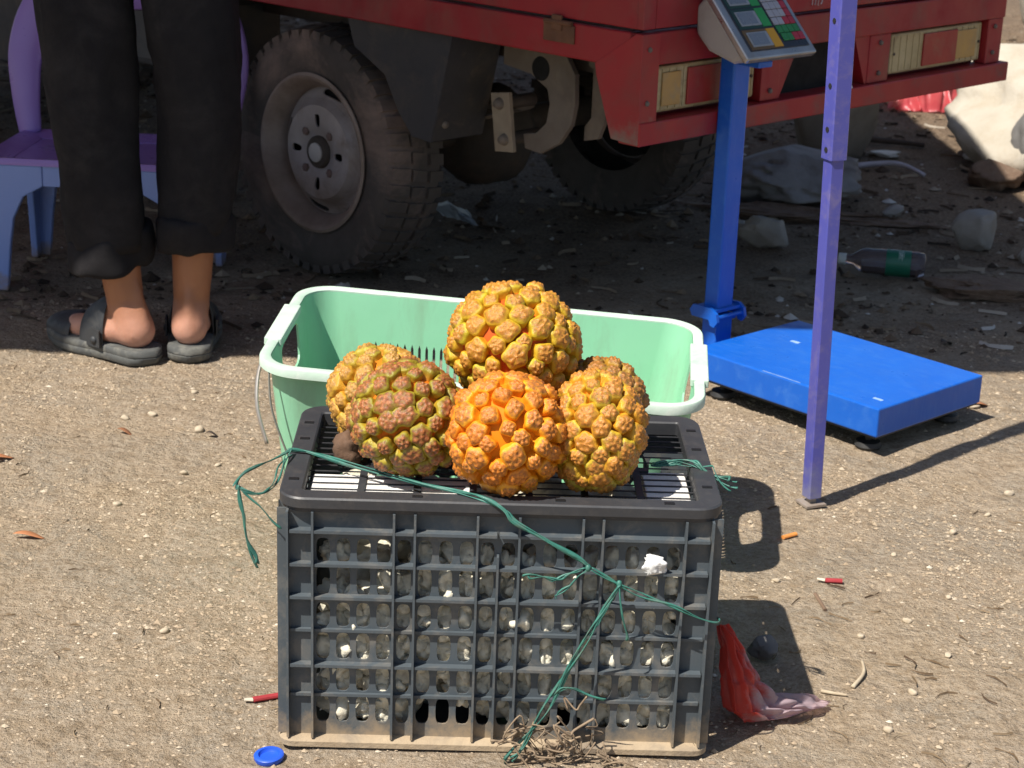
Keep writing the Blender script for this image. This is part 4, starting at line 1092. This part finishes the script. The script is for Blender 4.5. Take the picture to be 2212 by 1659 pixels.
cuff(PL((-.803, 3.602, .222)), .074, .072, (.010, .012), 4.2, .072); cuff(PL((-.637, 3.630, .252)), .072, .072, (-.004, .002), 9.7, .070)
m = MB(); m.loft(leg_rings(interp([(PL((-.737, 3.642, .98)), .19, .135), (PL((-.737, 3.65, 1.15)), .185, .135), (PL((-.737, 3.66, 1.33)), .21, .14), (PL((-.737, 3.665, 1.43)), .17, .11), (PL((-.737, 3.67, 1.48)), .075, .075)], 24), 5), False); so = m.build('shirt', mat('dark_shirt', (.03, .04, .06), rough=.9, bump=.1), per, smooth=True); md = so.modifiers.new('s', 'SOLIDIFY'); md.thickness = .003
m = MB(); V, Fc = ico(3); m.add([(headp.x+v.x*.098, headp.y-.02+v.y*.104, headp.z+.045+v.z*.085) for v in V if True], [f_ for f_ in Fc if sum(V[i].z for i in f_)/3 > -.35 and not (sum(V[i].y for i in f_)/3 > .55 and sum(V[i].z for i in f_)/3 < .35)]); m.build('hair', mat('black_hair', (.01, .009, .008), rough=.6), per, smooth=True)
# sandals
mSan = mat('black_sandal', (.030, .033, .038), (.04, .042, .045), 20., .55, .2, 120., dirt=(.17, .16, .14), dirt_amt=.35, dirt_scale=25.); mSole = mat('worn_sole', (.10, .105, .10), (.06, .062, .062), 18., .8, .3, 120., dirt=(.26, .25, .21), dirt_amt=.7, dirt_scale=20.)
def sandal(H, dr):
    d = Vector((dr[0], dr[1], 0)).normalized(); s_ = Vector((-d.y, d.x, 0)); H = Vector((H[0], H[1], 0))
    W2 = lambda f_, l_, z: tuple(H+d*f_+s_*l_+Vector((0, 0, z)))
    fs = np.linspace(0, 1, 25); out = []
    def hw(q): return .0440*(1-max(0, (.12-q)/.12)**2.2)*(1+.30*math.sin(max(0, q-.35)/.65*PI)*.9)*(math.sqrt(max(0, 1-((q-.80)/.20)**2.)) if q > .80 else 1) if q < 1 else .0
    Lg = .296
    ol = [(-.016+Lg*q, max(hw(q), .004)) for q in fs]
    loop = [(f_, w) for f_, w in ol]+[(f_, -w) for f_, w in ol[::-1]]
    m = MB(); n_ = len(loop)
    lift = lambda f_: .010*max(0, (f_-.17)/.1)**1.5
    rings = []
    for z, sc_ in ((.001, .93), (.006, .985), (.015, 1.), (.0165, .975), (.0185, 1.), (.028, .985), (.031, .93)):
        rings.append([W2(.128+(f_-.128)*(1+(sc_-1)*.6), w*sc_, z+lift(f_)) for f_, w in loop])
    m.loft(rings, True); so_ = m.build('sandal_sole', mSole, per, auto=50)
    # straps: arched bands
    def band(name, prof, n=18, th=.0045):
        m = MB(); rings = []
        A = []; B = []
        for k in range(n+1):
            a = PI*k/n; row = []
            for (f_, wd, ht) in prof:
                row.append(Vector(W2(f_+.0, wd*math.cos(a)*1.0, .022+lift(f_)+ht*max(0., math.sin(a))**.75)))
            A.append(row)
        k2 = len(prof); V = []; fs_ = []
        for row in A:
            for p in row: V.append(p)
        for i in range(n):
            for j in range(k2-1): fs_.append((i*k2+j, i*k2+j+1, (i+1)*k2+j+1, (i+1)*k2+j))
        m.add(V, fs_); o = m.build(name, mSan, so_, smooth=True)
        md = o.modifiers.new('s', 'SOLIDIFY'); md.thickness = th; md.offset = 1; md = o.modifiers.new('ss', 'SUBSURF'); md.levels = 1; md.render_levels = 2
    band('toe_strap', [(.180, .0510, .052), (.208, .052, .046), (.240, .047, .036), (.262, .037, .026), (.274, .022, .014)])
    band('instep_strap', [(.088, .0460, .112), (.108, .0475, .104), (.130, .0490, .090), (.152, .0500, .076)])
    band('cross_strap', [(.148, .0455, .060), (.165, .0462, .055), (.182, .0465, .050)], 18, .004) if False else None
    for l_ in (1, -1):
        m = MB(); m.prism([(.09, .0), (.125, .0), (.128, .03), (.112, .04), (.09, .035)], 'x', -.002, .002)
        base = Matrix(((s_.x, d.x, 0, H.x), (s_.y, d.y, 0, H.y), (0, 0, 1, 0), (0, 0, 0, 1))) @ Matrix.Translation((l_*.0510, 0, .026)); m.xf(base); m.build('strap_tab', mSan, so_)
        m = MB(); m.lathe([(0, l_*.0045), (.006, l_*.004), (.008, l_*.001), (.008, 0)], 12, 'x', c=(l_*.0530, .105, .04)); m.xf(Matrix(((s_.x, d.x, 0, H.x), (s_.y, d.y, 0, H.y), (0, 0, 1, 0), (0, 0, 0, 1)))); m.build('strap_button', mSan, so_, smooth=True)
    m = MB(); m.lathe([(0, .003), (.005, .002), (.006, 0)], 12, c=(0, 0, 0)); m.xf(Matrix(((s_.x, d.x, 0, H.x), (s_.y, d.y, 0, H.y), (0, 0, 1, 0), (0, 0, 0, 1))) @ Matrix.Translation((.030, .135, .085))); m.build('snap_stud', mat('steel_stud', (.6, .6, .6), metal=.8, rough=.3, bump=0), so_)
sandal(HL_, (-.83, .56)); sandal(HR_, (-.10, .995))

# ------------------------------------------------------------------ boulders and stones behind
mBo = mat('pale_boulder', (.50, .46, .39), (.40, .36, .29), 5., .9, .5, 40., dirt=(.34, .27, .18), dirt_amt=.55, dirt_scale=7., bdist=.008)
mGy = mat('grey_rock', (.17, .165, .16), (.11, .105, .10), 7., .9, .5, 50., dirt=(.24, .2, .15), dirt_amt=.5, bdist=.006)
mSt2 = mat('pale_grey_stone', (.34, .31, .27), (.25, .22, .19), 12., .9, .5, 70., dirt=(.2, .15, .1), dirt_amt=.5, bdist=.004)
mBr = mat('brown_clod', (.20, .13, .085), (.12, .075, .05), 18., .95, .9, 60., dirt=(.27, .2, .14), dirt_amt=.6, dirt_scale=24., bdist=.01)
rock('boulder', (1.90, 5.80), (.50, .62, .27), 31, mBo, 'large pale sunlit boulder beyond the truck bumper', 'boulder', rotz=.35, sub=5, rough=.26, cuts=5, sink=.30, tilt=(.16, -.10))
rock('boulder', (1.62, 5.52), (.15, .16, .17), 12, mGy, 'smaller dark grey boulder leaning at the foot of the pale boulder', 'boulder', rotz=.2, sub=5, rough=.14, cuts=3, sink=.16)
rock('boulder', (2.50, 8.3), (.42, .40, .36), 13, mBo, 'rounded pale boulder farthest back behind the truck', 'boulder', rotz=1., sub=4, rough=.2, cuts=7, sink=.15)
rock('boulder', (2.42, 7.30), (.24, .24, .20), 14, mBo, 'rough tan boulder between the two pale boulders', 'boulder', rotz=2., sub=4, rough=.3, cuts=6, sink=.15)
rock('stone_block', (.76, 5.24), (.21, .24, .085), 15, mat('slab_stone', (.26, .25, .245), (.17, .155, .145), 9., .9, .5, 60., dirt=(.07, .055, .045), dirt_amt=.7, bdist=.006), 'broad flat grey stone block lying under the truck bumper', 'stone', rotz=.25, sub=5, rough=.36, cuts=10, sink=.06)
rock('stone_block', (.97, 5.82), (.165, .14, .21), 16, mat('brown_block', (.20, .18, .15), (.14, .12, .095), 9., .9, .5, 60., dirt=(.1, .08, .06), dirt_amt=.6), 'tall brownish stone block standing behind the flat grey one', 'stone', rotz=.4, sub=4, rough=.12, cuts=9, sink=.05)
rock('stone', (.635, 4.66), (.070, .045, .040), 17, mSt2, 'grey wedge-shaped stone lying between the scale column and violet post', 'stone', rotz=-.1, cuts=14, sub=4, rough=.35)
rock('stone', (.565, 4.76), (.030, .03, .03), 18, mSt2, 'small pale stone beside the blue scale column', 'stone', rotz=.6)
rock('stone', (1.185, 4.74), (.085, .06, .062), 19, mSt2, 'pale angular stone lying beyond the plastic bottle', 'stone', rotz=.6, cuts=14, sub=4, rough=.35)
rock('stone', (1.285, 4.60), (.03, .03, .022), 20, mSt2, 'small whitish stone next to the pale angular stone', 'stone', rotz=.1)
rock('stone', (1.40, 5.46), (.085, .07, .05), 22, mBr, 'reddish brown clod lying before the dark grey boulder', 'clod', rotz=.3)
rock('stone', (1.12, 4.27), (.13, .085, .022), 23, mBr, 'low brown clod of earth lying right of the bottle', 'clod', rotz=-.3, sink=.3, sub=5, rough=.65, cuts=6)
rock('stone', (.362, 2.345), (.022, .018, .018), 24, mGy, 'round grey pebble in the shadow of the crate', 'pebble')
mWb = mat('white_rubble', (.74, .72, .66), (.6, .56, .5), 20., .9, .4)
rock('stone', (1.455, 5.80), (.055, .075, .028), 25, mWb, 'white broken plaster chunk at the sunlit edge by the pale boulder', 'rubble', rotz=.8)
rock('stone', (1.50, 5.60), (.035, .05, .018), 26, mWb, 'small white plaster flake in front of the pale boulder', 'rubble', rotz=.8)
rock('stone', (1.157, 5.87), (.045, .028, .012), 27, mWb, 'flat whitish flake on the dark soil behind the violet post', 'rubble')
rock('stone', (1.03, 5.04), (.032, .024, .02), 28, mSt2, 'small pale stone on the dark soil beyond the bottle', 'stone')
rock('stone', (.785, 5.0), (.30, .075, .016), 29, mBr, 'low ridge of brown earth in front of the flat stone block', 'earth', rotz=-.15, sink=.35, sub=5, rough=.7, cuts=3)
peb = [rock_mesh('pebble', (.010, .008, .006), 300+i, mat('pale_pebble', (.52, .44, .33), (.40, .32, .22), 40., .9, .4, 200.), 2, .3, 4)[0] for i in range(6)]
rnd = random.Random(8)
spots = [(.583, 2.465), (.508, 2.414), (.607, 2.706), (-.558, 3.157), (-.654, 3.221), (-.70, 3.2), (.55, 2.25), (.62, 2.36), (.66, 2.55), (.50, 2.15), (-.47, 2.35), (-.55, 2.95), (-.5, 3.0), (-.63, 2.8), (-.6, 3.35), (.72, 2.8), (.86, 3.0), (.8, 2.9), (.9, 3.45), (.41, 2.6), (.30, 2.02), (.24, 1.99)]
for i, (x, y) in enumerate(spots):
    o = bpy.data.objects.new('pebble', peb[i % 6]); link(o); s_ = rnd.uniform(.6, 1.15); o.scale = (s_, s_, s_)
    o.location = (x, y, float(ground_z(x, y))+.0035*s_); o.rotation_euler = (0, 0, rnd.uniform(0, 6))
    tag(o, 'small pale pebble lying on the sunlit sandy ground', 'pebble', 'loose pale pebbles on the sand')

# ------------------------------------------------------------------ plastic bottle
bt = thing('plastic_bottle', 'discarded clear plastic bottle with green label and white cap lying on its side', 'bottle', (.79, 4.425, .034), R(-12))
mPet = bpy.data.materials.new('clear_plastic'); t, N, L, b = nodes_of(mPet); b.inputs['Base Color'].default_value = (.42, .37, .40, 1); b.inputs['Roughness'].default_value = .12; b.inputs['Transmission Weight'].default_value = .85; b.inputs['IOR'].default_value = 1.3
prof = [(.011, .010), (.0125, .024), (.020, .034), (.029, .048), (.0315, .060), (.0305, .075), (.0315, .090), (.0315, .10), (.0315, .150), (.031, .165), (.0315, .180), (.030, .195), (.022, .200), (0, .196)]
m = MB(); m.lathe(prof, 28, 'x'); m.build('bottle_body', mPet, bt, smooth=True)
m = MB(); m.lathe([(.0321, .106), (.0324, .108), (.0324, .163), (.0321, .165)], 28, 'x'); lb = m.build('label', mat('green_label', (.015, .15, .085), (.012, .12, .07), 30., .4, .1), bt, smooth=True)
mLw = mat('label_white', (.6, .68, .64), rough=.5, bump=0)
for (x0, x1, a0_, a1_) in ((.114, .132, 78, 92), (.1355, .1365, 100, 150), (.139, .1405, 104, 146), (.143, .1445, 98, 152), (.147, .148, 105, 140), (.1365, .1390, 118, 122), (.1405, .143, 128, 132)):
    k = MB(); rows = [[(x, -.0325*math.sin(R(a-60)), .0325*math.cos(R(a-60))) for x in (x0, x1)] for a in np.linspace(a0_-30, a1_-30, 7)]
    for r0_, r1_ in zip(rows[:-1], rows[1:]): k.add([r0_[0], r0_[1], r1_[1], r1_[0]], [(0,1,2,3)])
    k.build('label_print', mLw, lb)
m = MB(); m.lathe([(0, -.008), (.0125, -.008), (.0138, -.006), (.0138, .010), (.0125, .011)], 24, 'x'); m.build('cap', mat('white_cap', (.66, .70, .68), rough=.45, bump=0), bt, auto=40)
m = MB(); m.lathe([(0, .05), (.027, .052), (.029, .10), (.029, .18), (0, .19)], 20, 'x'); m.v = [(x, y, min(z, -.006)) for x, y, z in m.v]; m.build('residue', mat('brown_residue', (.10, .06, .045), rough=.5, bump=0), bt)

# ------------------------------------------------------------------ plastic bags
def bag_mat(name, col_, tr_=.35, tail=None):
    m = bpy.data.materials.new(name); t, N, L, b = nodes_of(m)
    tc = N.new('ShaderNodeTexCoord').outputs['Object']
    b.inputs['Roughness'].default_value = .35
    cc = mixrgb(t, noisen(t, 9., 4, .6, tc), col_, tuple(x*.7 for x in col_))
    if tail:        # thin washed-out film towards the bag's open end
        sx_ = N.new('ShaderNodeSeparateXYZ'); L.new(tc, sx_.inputs[0])
        fx = maprange(t, mathn(t, 'ADD', sx_.outputs[0], maprange(t, noisen(t, 26., 4, .6, tc), .3, .7, -.03, .03)), .315, .345)
        cc = mixrgb(t, fx, cc, tail)
    L.new(cc, b.inputs['Base Color'])
    tl = N.new('ShaderNodeBsdfTranslucent'); L.new(cc, tl.inputs[0]); tp = N.new('ShaderNodeBsdfTransparent'); tp.inputs[0].default_value = (1, .75, .72, 1)
    a = N.new('ShaderNodeMixShader'); a.inputs[0].default_value = .4; L.new(b.outputs[0], a.inputs[1]); L.new(tl.outputs[0], a.inputs[2])
    c_ = N.new('ShaderNodeMixShader'); c_.inputs[0].default_value = tr_; L.new(a.outputs[0], c_.inputs[1]); L.new(tp.outputs[0], c_.inputs[2])
    L.new(c_.outputs[0], N['Material Output'].inputs[0]); return m
def crumple(ctrl, nu, nv, seed, amp, freq=14., pleat=0.):
    """ctrl: grid of 3D control points [rows][cols] -> crumpled sheet"""
    G = np.array(ctrl, float); rows, cols, _ = G.shape; V = []; off = Vector((seed*3.1, seed, 5.))
    for i in range(nu):
        for j in range(nv):
            a, c_ = i/(nu-1)*(rows-1), j/(nv-1)*(cols-1); i0, j0 = min(int(a), rows-2), min(int(c_), cols-2); fa, fc = a-i0, c_-j0
            fa, fc = fa*fa*(3-2*fa), fc*fc*(3-2*fc)
            p = (G[i0, j0]*(1-fa)+G[i0+1, j0]*fa)*(1-fc)+(G[i0, j0+1]*(1-fa)+G[i0+1, j0+1]*fa)*fc
            v = Vector(p); w = (abs(mnoise.noise(Vector((c_*2.4, a*.8, 0))+off))*1.6-.4+mnoise.noise(v*freq*3+off)*.5)*amp
            w += pleat*math.sin(c_*7.5+2.2*mnoise.noise(Vector((a*.9, c_*.7, 3.))+off)+a*.35)*min(1, a*.6)*(1 if a < 3 else max(.25, 1-(a-3)*.4))
            V.append((v.x+w*.5, v.y-w*.8, max(.003, v.z+w*.7)))
    F_ = [(i*nv+j, i*nv+j+1, (i+1)*nv+j+1, (i+1)*nv+j) for i in range(nu-1) for j in range(nv-1)]
    m = MB(); m.add(V, F_); return m
bg_ = crumple([[(x_+.004+(.16-z_)*.10, y_, z_*.86) for x_, y_, z_ in row_] for row_ in [[(.2700, 2.168, .150), (.2720, 2.166, .152), (.2745, 2.166, .151), (.277, 2.170, .149), (.279, 2.176, .146)],
               [(.268, 2.160, .120), (.274, 2.150, .122), (.284, 2.150, .118), (.293, 2.160, .112), (.297, 2.178, .105)],
               [(.266, 2.155, .075), (.276, 2.135, .078), (.294, 2.135, .072), (.310, 2.150, .064), (.318, 2.180, .055)],
               [(.268, 2.165, .030), (.282, 2.130, .032), (.305, 2.128, .030), (.330, 2.150, .028), (.345, 2.190, .030)],
               [(.276, 2.180, .006), (.296, 2.142, .006), (.325, 2.140, .012), (.358, 2.162, .020), (.378, 2.200, .022)],
               [(.300, 2.196, .004), (.322, 2.162, .004), (.352, 2.160, .005), (.386, 2.178, .010), (.402, 2.205, .012)],
               [(.330, 2.205, .003), (.352, 2.182, .003), (.378, 2.182, .003), (.402, 2.192, .004), (.414, 2.206, .004)]]], 70, 60, 3, .010, 22., .007)
mRed_bag = bag_mat('red_film', (.88, .13, .10), .22, (.60, .46, .50))
o = bg_.build('plastic_bag', mRed_bag, smooth=True); tag(o, 'thin red plastic bag hanging from the crate corner and trailing on the sand', 'plastic bag')
bg2 = crumple([[(1.35, 6.85, .10), (1.43, 6.83, .13), (1.52, 6.85, .17), (1.60, 6.88, .16)], [(1.33, 6.78, .06), (1.42, 6.74, .10), (1.52, 6.74, .13), (1.61, 6.78, .10)], [(1.32, 6.72, .006), (1.42, 6.68, .006), (1.52, 6.68, .006), (1.61, 6.70, .006)]], 34, 48, 7, .035, 6.)
o = bg2.build('plastic_bag', bag_mat('pink_film', (.82, .12, .14), .12), smooth=True); tag(o, 'crumpled pinkish red plastic bag by the pale boulder behind the bumper', 'plastic bag')
bg3 = crumple([[(-.24, 4.93, .012), (-.19, 4.92, .026), (-.14, 4.90, .010)], [(-.23, 4.87, .024), (-.18, 4.84, .036), (-.12, 4.80, .012)], [(-.20, 4.83, .004), (-.15, 4.78, .012), (-.105, 4.73, .004)]], 20, 20, 5, .010, 10.)
o = bg3.build('plastic_wrapper', bag_mat('clear_blue_film', (.55, .66, .72), .25), smooth=True); tag(o, 'clear bluish plastic wrapper lying on the soil beside the rear tyre', 'wrapper')
bg4 = crumple([[(.12, 6.02, .03), (.20, 6.0, .05), (.27, 6.02, .02)], [(.14, 5.90, .004), (.21, 5.88, .02), (.28, 5.9, .004)]], 14, 18, 6, .02, 8.)
o = bg4.build('plastic_wrapper', bag_mat('white_film', (.72, .72, .82), .2), smooth=True); tag(o, 'whitish plastic wrapper on the soil under the truck, near the far tyre', 'wrapper')

# ------------------------------------------------------------------ small litter
def gz_(x, y): return float(ground_z(x, y))
m = MB(); m.lathe([(0, .004), (.011, .004), (.0125, .006), (.013, .0085), (.0165, .0085), (.0185, .007), (.0185, .003), (.017, 0), (0, 0)], 30)
o = m.build('bottle_cap', mat('blue_cap', (.02, .10, .62), (.018, .085, .55), 20., .4, .05), auto=40); o.location = (-.281, 2.028, gz_(-.281, 2.028)+.001); o.rotation_euler = (.05, -.06, 0); tag(o, 'blue plastic bottle cap lying by the corner of the crate', 'cap')
mRp = mat('red_paper', (.36, .03, .04), (.28, .025, .03), 40., .8, .2); mTan = mat('cream_paper', (.68, .60, .48), rough=.85, bump=.1)
def roll(name, a, b_, r_, mm, label, tipm=None):
    a = Vector((a[0], a[1], gz_(*a)+r_*.9)); b_ = Vector((b_[0], b_[1], gz_(*b_)+r_*.9)); t_ = thing(name, label, 'litter', tuple((a+b_)/2))
    c0_ = (a+b_)/2; k = MB(); k.tube([a-c0_, (a*.5+b_*.5)-c0_, b_-c0_], r_, 10, flat=.75); k.build('paper_tube', mm, t_, smooth=False)
    if tipm:
        k = MB(); d = (a-b_).normalized(); k.tube([a-c0_+d*.0005, a-c0_+d*.012+Vector((0, .002, .001))], [r_*.8, r_*.55], 8, flat=.6); k.build('paper_end', tipm, t_)
roll('firecracker_shell', (-.320, 2.163), (-.287, 2.181), .0048, mRp, 'spent red paper firecracker with a white end, left of the crate', mTan)
roll('firecracker_shell', (.483, 2.591), (.508, 2.587), .0048, mRp, 'spent red paper firecracker with a cream end, right of the crate shadow', mTan)
roll('cigarette_butt', (.440, 2.757), (.463, 2.775), .0042, mat('orange_paper', (.70, .27, .06), (.6, .22, .05), 40., .8, .1), 'orange cigarette butt at the edge of the basket shadow')
roll('bark_strip', (.462, 2.55), (.470, 2.50), .003, mat('bark', (.20, .13, .085), rough=.9), 'thin brown bark strip beside the red firecracker')
def twig(a, b_, r_, mm, label, bow=.01):
    a = Vector((a[0], a[1], gz_(*a)+r_)); b_ = Vector((b_[0], b_[1], gz_(*b_)+r_)); c0_ = (a+b_)/2; n_ = (b_-a).cross(Vector((0, 0, 1))).normalized()
    k = MB(); k.tube(spline([a-c0_, n_*bow+Vector((0, 0, abs(bow)*.3)), b_-c0_], 6), [r_*(1-.4*i/12) for i in range(13)], 7); o = k.build('twig', mm, smooth=True); o.location = c0_; tag(o, label, 'twig')
mTwg = mat('pale_twig', (.50, .42, .30), (.4, .32, .22), 60., .9, .2); mDk = mat('dark_twig', (.07, .05, .038), rough=.9)
twig((.472, 2.262), (.497, 2.338), .0032, mTwg, 'pale curved twig lying on the sand right of the red bag', .008)
twig((.428, 2.249), (.460, 2.236), .0028, mTwg, 'short straw-coloured twig at the tip of the red bag', .002)
twig((1.02, 5.72), (1.215, 5.55), .010, mat('whitish_stick', (.50, .48, .55), (.4, .38, .42), 20., .7, .1), 'long whitish stick on the dark soil right of the violet post', -.05)
twig((1.09, 6.10), (1.31, 6.03), .012, mDk, 'dark straight stick on the soil behind the violet post', .01)
mLf = mat('orange_leaf', (.50, .21, .09), (.38, .15, .07), 30., .8, .2); 
def leaf(x, y, ln, wd, rz, mm, label):
    m = MB(); pts = []
    for i in range(9):
        q = i/8; w = wd*math.sin(q*PI)**.8*.5+.0004
        for s_ in (-1, 0, 1): pts.append(((q-.5)*ln, s_*w, .003+.25*abs(s_)*w+.006*math.sin(q*3+1)))
    m.add(pts, [(i*3+j, i*3+j+1, i*3+3+j+1, i*3+3+j) for i in range(8) for j in range(2)])
    o = m.build('dry_leaf', mm, smooth=True); o.location = (x, y, gz_(x, y)); o.rotation_euler = (0, 0, rz); tag(o, label, 'leaf'); md = o.modifiers.new('s', 'SOLIDIFY'); md.thickness = .0008
leaf(-.868, 2.97, .055, .020, .6, mLf, 'orange brown dry leaf on open sand below the chair')
leaf(-.735, 2.655, .048, .014, .1, mLf, 'faded orange leaf flake pressed into the sand left of the basket')
leaf(-.686, 3.131, .030, .010, -.3, mat('rust_leaf', (.30, .13, .06), rough=.9), 'small rust coloured leaf below the sandals')
leaf(.905, 3.46, .06, .03, .4, mLf, 'orange leaf flake on the sand behind the scale platform corner')
leaf(-.53, 3.13, .022, .010, .2, mDk, 'tiny dark curled leaf on the pale gravel patch')
leaf(.93, 3.86, .03, .026, .5, mDk, 'round black leaf on shaded ground beyond the scale')

# ------------------------------------------------------------------ gravel, straw and leaf litter (uncountable)
rng = np.random.default_rng(4)
def scatter(name, n, xr, yr, dens, size, mm, label, cat, flat=.6):
    xs = rng.uniform(*xr, n*3); ys = rng.uniform(*yr, n*3); keep = rng.uniform(size=n*3) < dens(xs, ys); xs, ys = xs[keep][:n], ys[keep][:n]; k = len(xs)
    zs = ground_z(xs, ys); s_ = size(rng, k)
    base = np.array([(1, 0, 0), (.3, .9, 0), (-.8, .6, 0), (-.8, -.55, 0), (.35, -.95, 0), (.1, .05, 1.), (0, 0, -.6)])
    fc = [(0, 1, 5), (1, 2, 5), (2, 3, 5), (3, 4, 5), (4, 0, 5), (1, 0, 6), (2, 1, 6), (3, 2, 6), (4, 3, 6), (0, 4, 6)]
    a = rng.uniform(0, 2*PI, k); jit = rng.uniform(.7, 1.3, (k, 7, 3)); P = base[None]*jit
    P[:, :, 2] *= flat; ca, sa = np.cos(a)[:, None], np.sin(a)[:, None]
    Xp = (P[:, :, 0]*ca-P[:, :, 1]*sa)*s_[:, None]+xs[:, None]; Yp = (P[:, :, 0]*sa+P[:, :, 1]*ca)*s_[:, None]*.8+ys[:, None]; Zp = P[:, :, 2]*s_[:, None]+zs[:, None]+s_[:, None]*.15
    V = np.stack([Xp, Yp, Zp], -1).reshape(-1, 3); F_ = (np.array(fc)[None]+(np.arange(k)*7)[:, None, None]).reshape(-1, 3)
    me_ = bpy.data.meshes.new(name); me_.from_pydata(V.tolist(), [], F_.tolist()); me_.materials.append(mm)
    o = bpy.data.objects.new(name, me_); link(o); o['kind'] = 'stuff'; o['label'] = label; o['category'] = cat
    return o
def island_mat(name, stops, rough=.9):
    m = bpy.data.materials.new(name); t, N, L, b = nodes_of(m); g = N.new('ShaderNodeNewGeometry')
    L.new(ramp(t, g.outputs['Random Per Island'], stops), b.inputs['Base Color']); b.inputs['Roughness'].default_value = rough; b.inputs['Specular IOR Level'].default_value = .25; return m
mGrv = island_mat('grit_grains', [(0., (.26, .195, .135)), (.3, (.37, .285, .195)), (.75, (.43, .345, .245)), (.96, (.48, .40, .30)), (1., (.62, .55, .44))])
def d_near(x, y):
    pat = vnoise(x*2.5, y*2.5, 9)*.8+vnoise(x*7, y*7, 10)*.6
    return np.clip((pat-.40)*1.6, .05, 1)
scatter('gravel', 62000, (-1.6, 2.0), (1.6, 3.95), d_near, lambda r, k: np.clip(r.lognormal(-6.35, .48, k), .0007, .0060), mGrv, 'fine pale gravel and grit strewn over the sunlit sand', 'gravel')
mDeb = island_mat('soil_debris', [(0., (.03, .022, .017)), (.45, (.11, .075, .05)), (.75, (.22, .165, .11)), (.95, (.34, .29, .23)), (1., (.55, .53, .5))])
scatter('rubble_litter', 11000, (-2.4, 2.6), (3.8, 9.2), lambda x, y: np.clip(vnoise(x*2, y*2, 12)*1.1-.1, .05, 1), lambda r, k: np.clip(r.lognormal(-5.25, .55, k), .002, .026), mDeb, 'small stones and crumbs of earth strewn over the shaded soil', 'rubble')
def straws(name, n, xr, yr, ln, wd, mm, label, seed, dens):
    r = np.random.default_rng(seed); V = []; F_ = []
    while n > 0:
        x, y = r.uniform(*xr), r.uniform(*yr)
        if r.uniform() > dens(x, y): continue
        n -= 1
        a = r.uniform(0, PI*2); l_ = r.uniform(*ln); w = r.uniform(*wd); bow = r.uniform(-.25, .25)*l_; z = float(ground_z(x, y))+.002; k0 = len(V)
        for q in (-.5, -.17, .17, .5):
            px, py = q*l_, bow*(1-4*q*q); X_, Y_ = x+px*math.cos(a)-py*math.sin(a), y+px*math.sin(a)+py*math.cos(a)
            V += [(X_-math.sin(a)*w, Y_+math.cos(a)*w, z), (X_, Y_, z+w*1.2+.003*r.uniform()), (X_+math.sin(a)*w, Y_-math.cos(a)*w, z)]
        for i in range(3):
            for j in range(2): F_.append((k0+i*3+j, k0+i*3+j+1, k0+i*3+4+j, k0+i*3+3+j))
    me_ = bpy.data.meshes.new(name); me_.from_pydata(V, [], F_); me_.materials.append(mm); o = bpy.data.objects.new(name, me_); link(o); o['kind'] = 'stuff'; o['label'] = label; o['category'] = 'straw'; return o
mStr = island_mat('straw_bits', [(0., (.09, .06, .04)), (.45, (.16, .11, .065)), (.8, (.30, .22, .135)), (1., (.50, .41, .28))])
straws('straw_litter', 130, (.25, 1.2), (1.9, 3.0), (.010, .040), (.0003, .0006), mStr, 'dry straw and root bits scattered on the sand right of the crate', 6, lambda x, y: .25+.75*math.exp(-((y-2.3)/.22)**2))
straws('straw_litter', 120, (-1.2, .3), (1.8, 3.6), (.006, .026), (.0003, .0007), mStr, 'sparse dry straw bits scattered on the sand left of the crate', 7, lambda x, y: .6)
straws('leaf_litter', 1500, (-2.2, 2.3), (3.75, 8.8), (.015, .08), (.001, .006), mDeb, 'dark leaf and twig litter strewn on the soil around the truck', 8, lambda x, y: .7)

# ------------------------------------------------------------------ render settings
scene.render.engine = 'CYCLES'
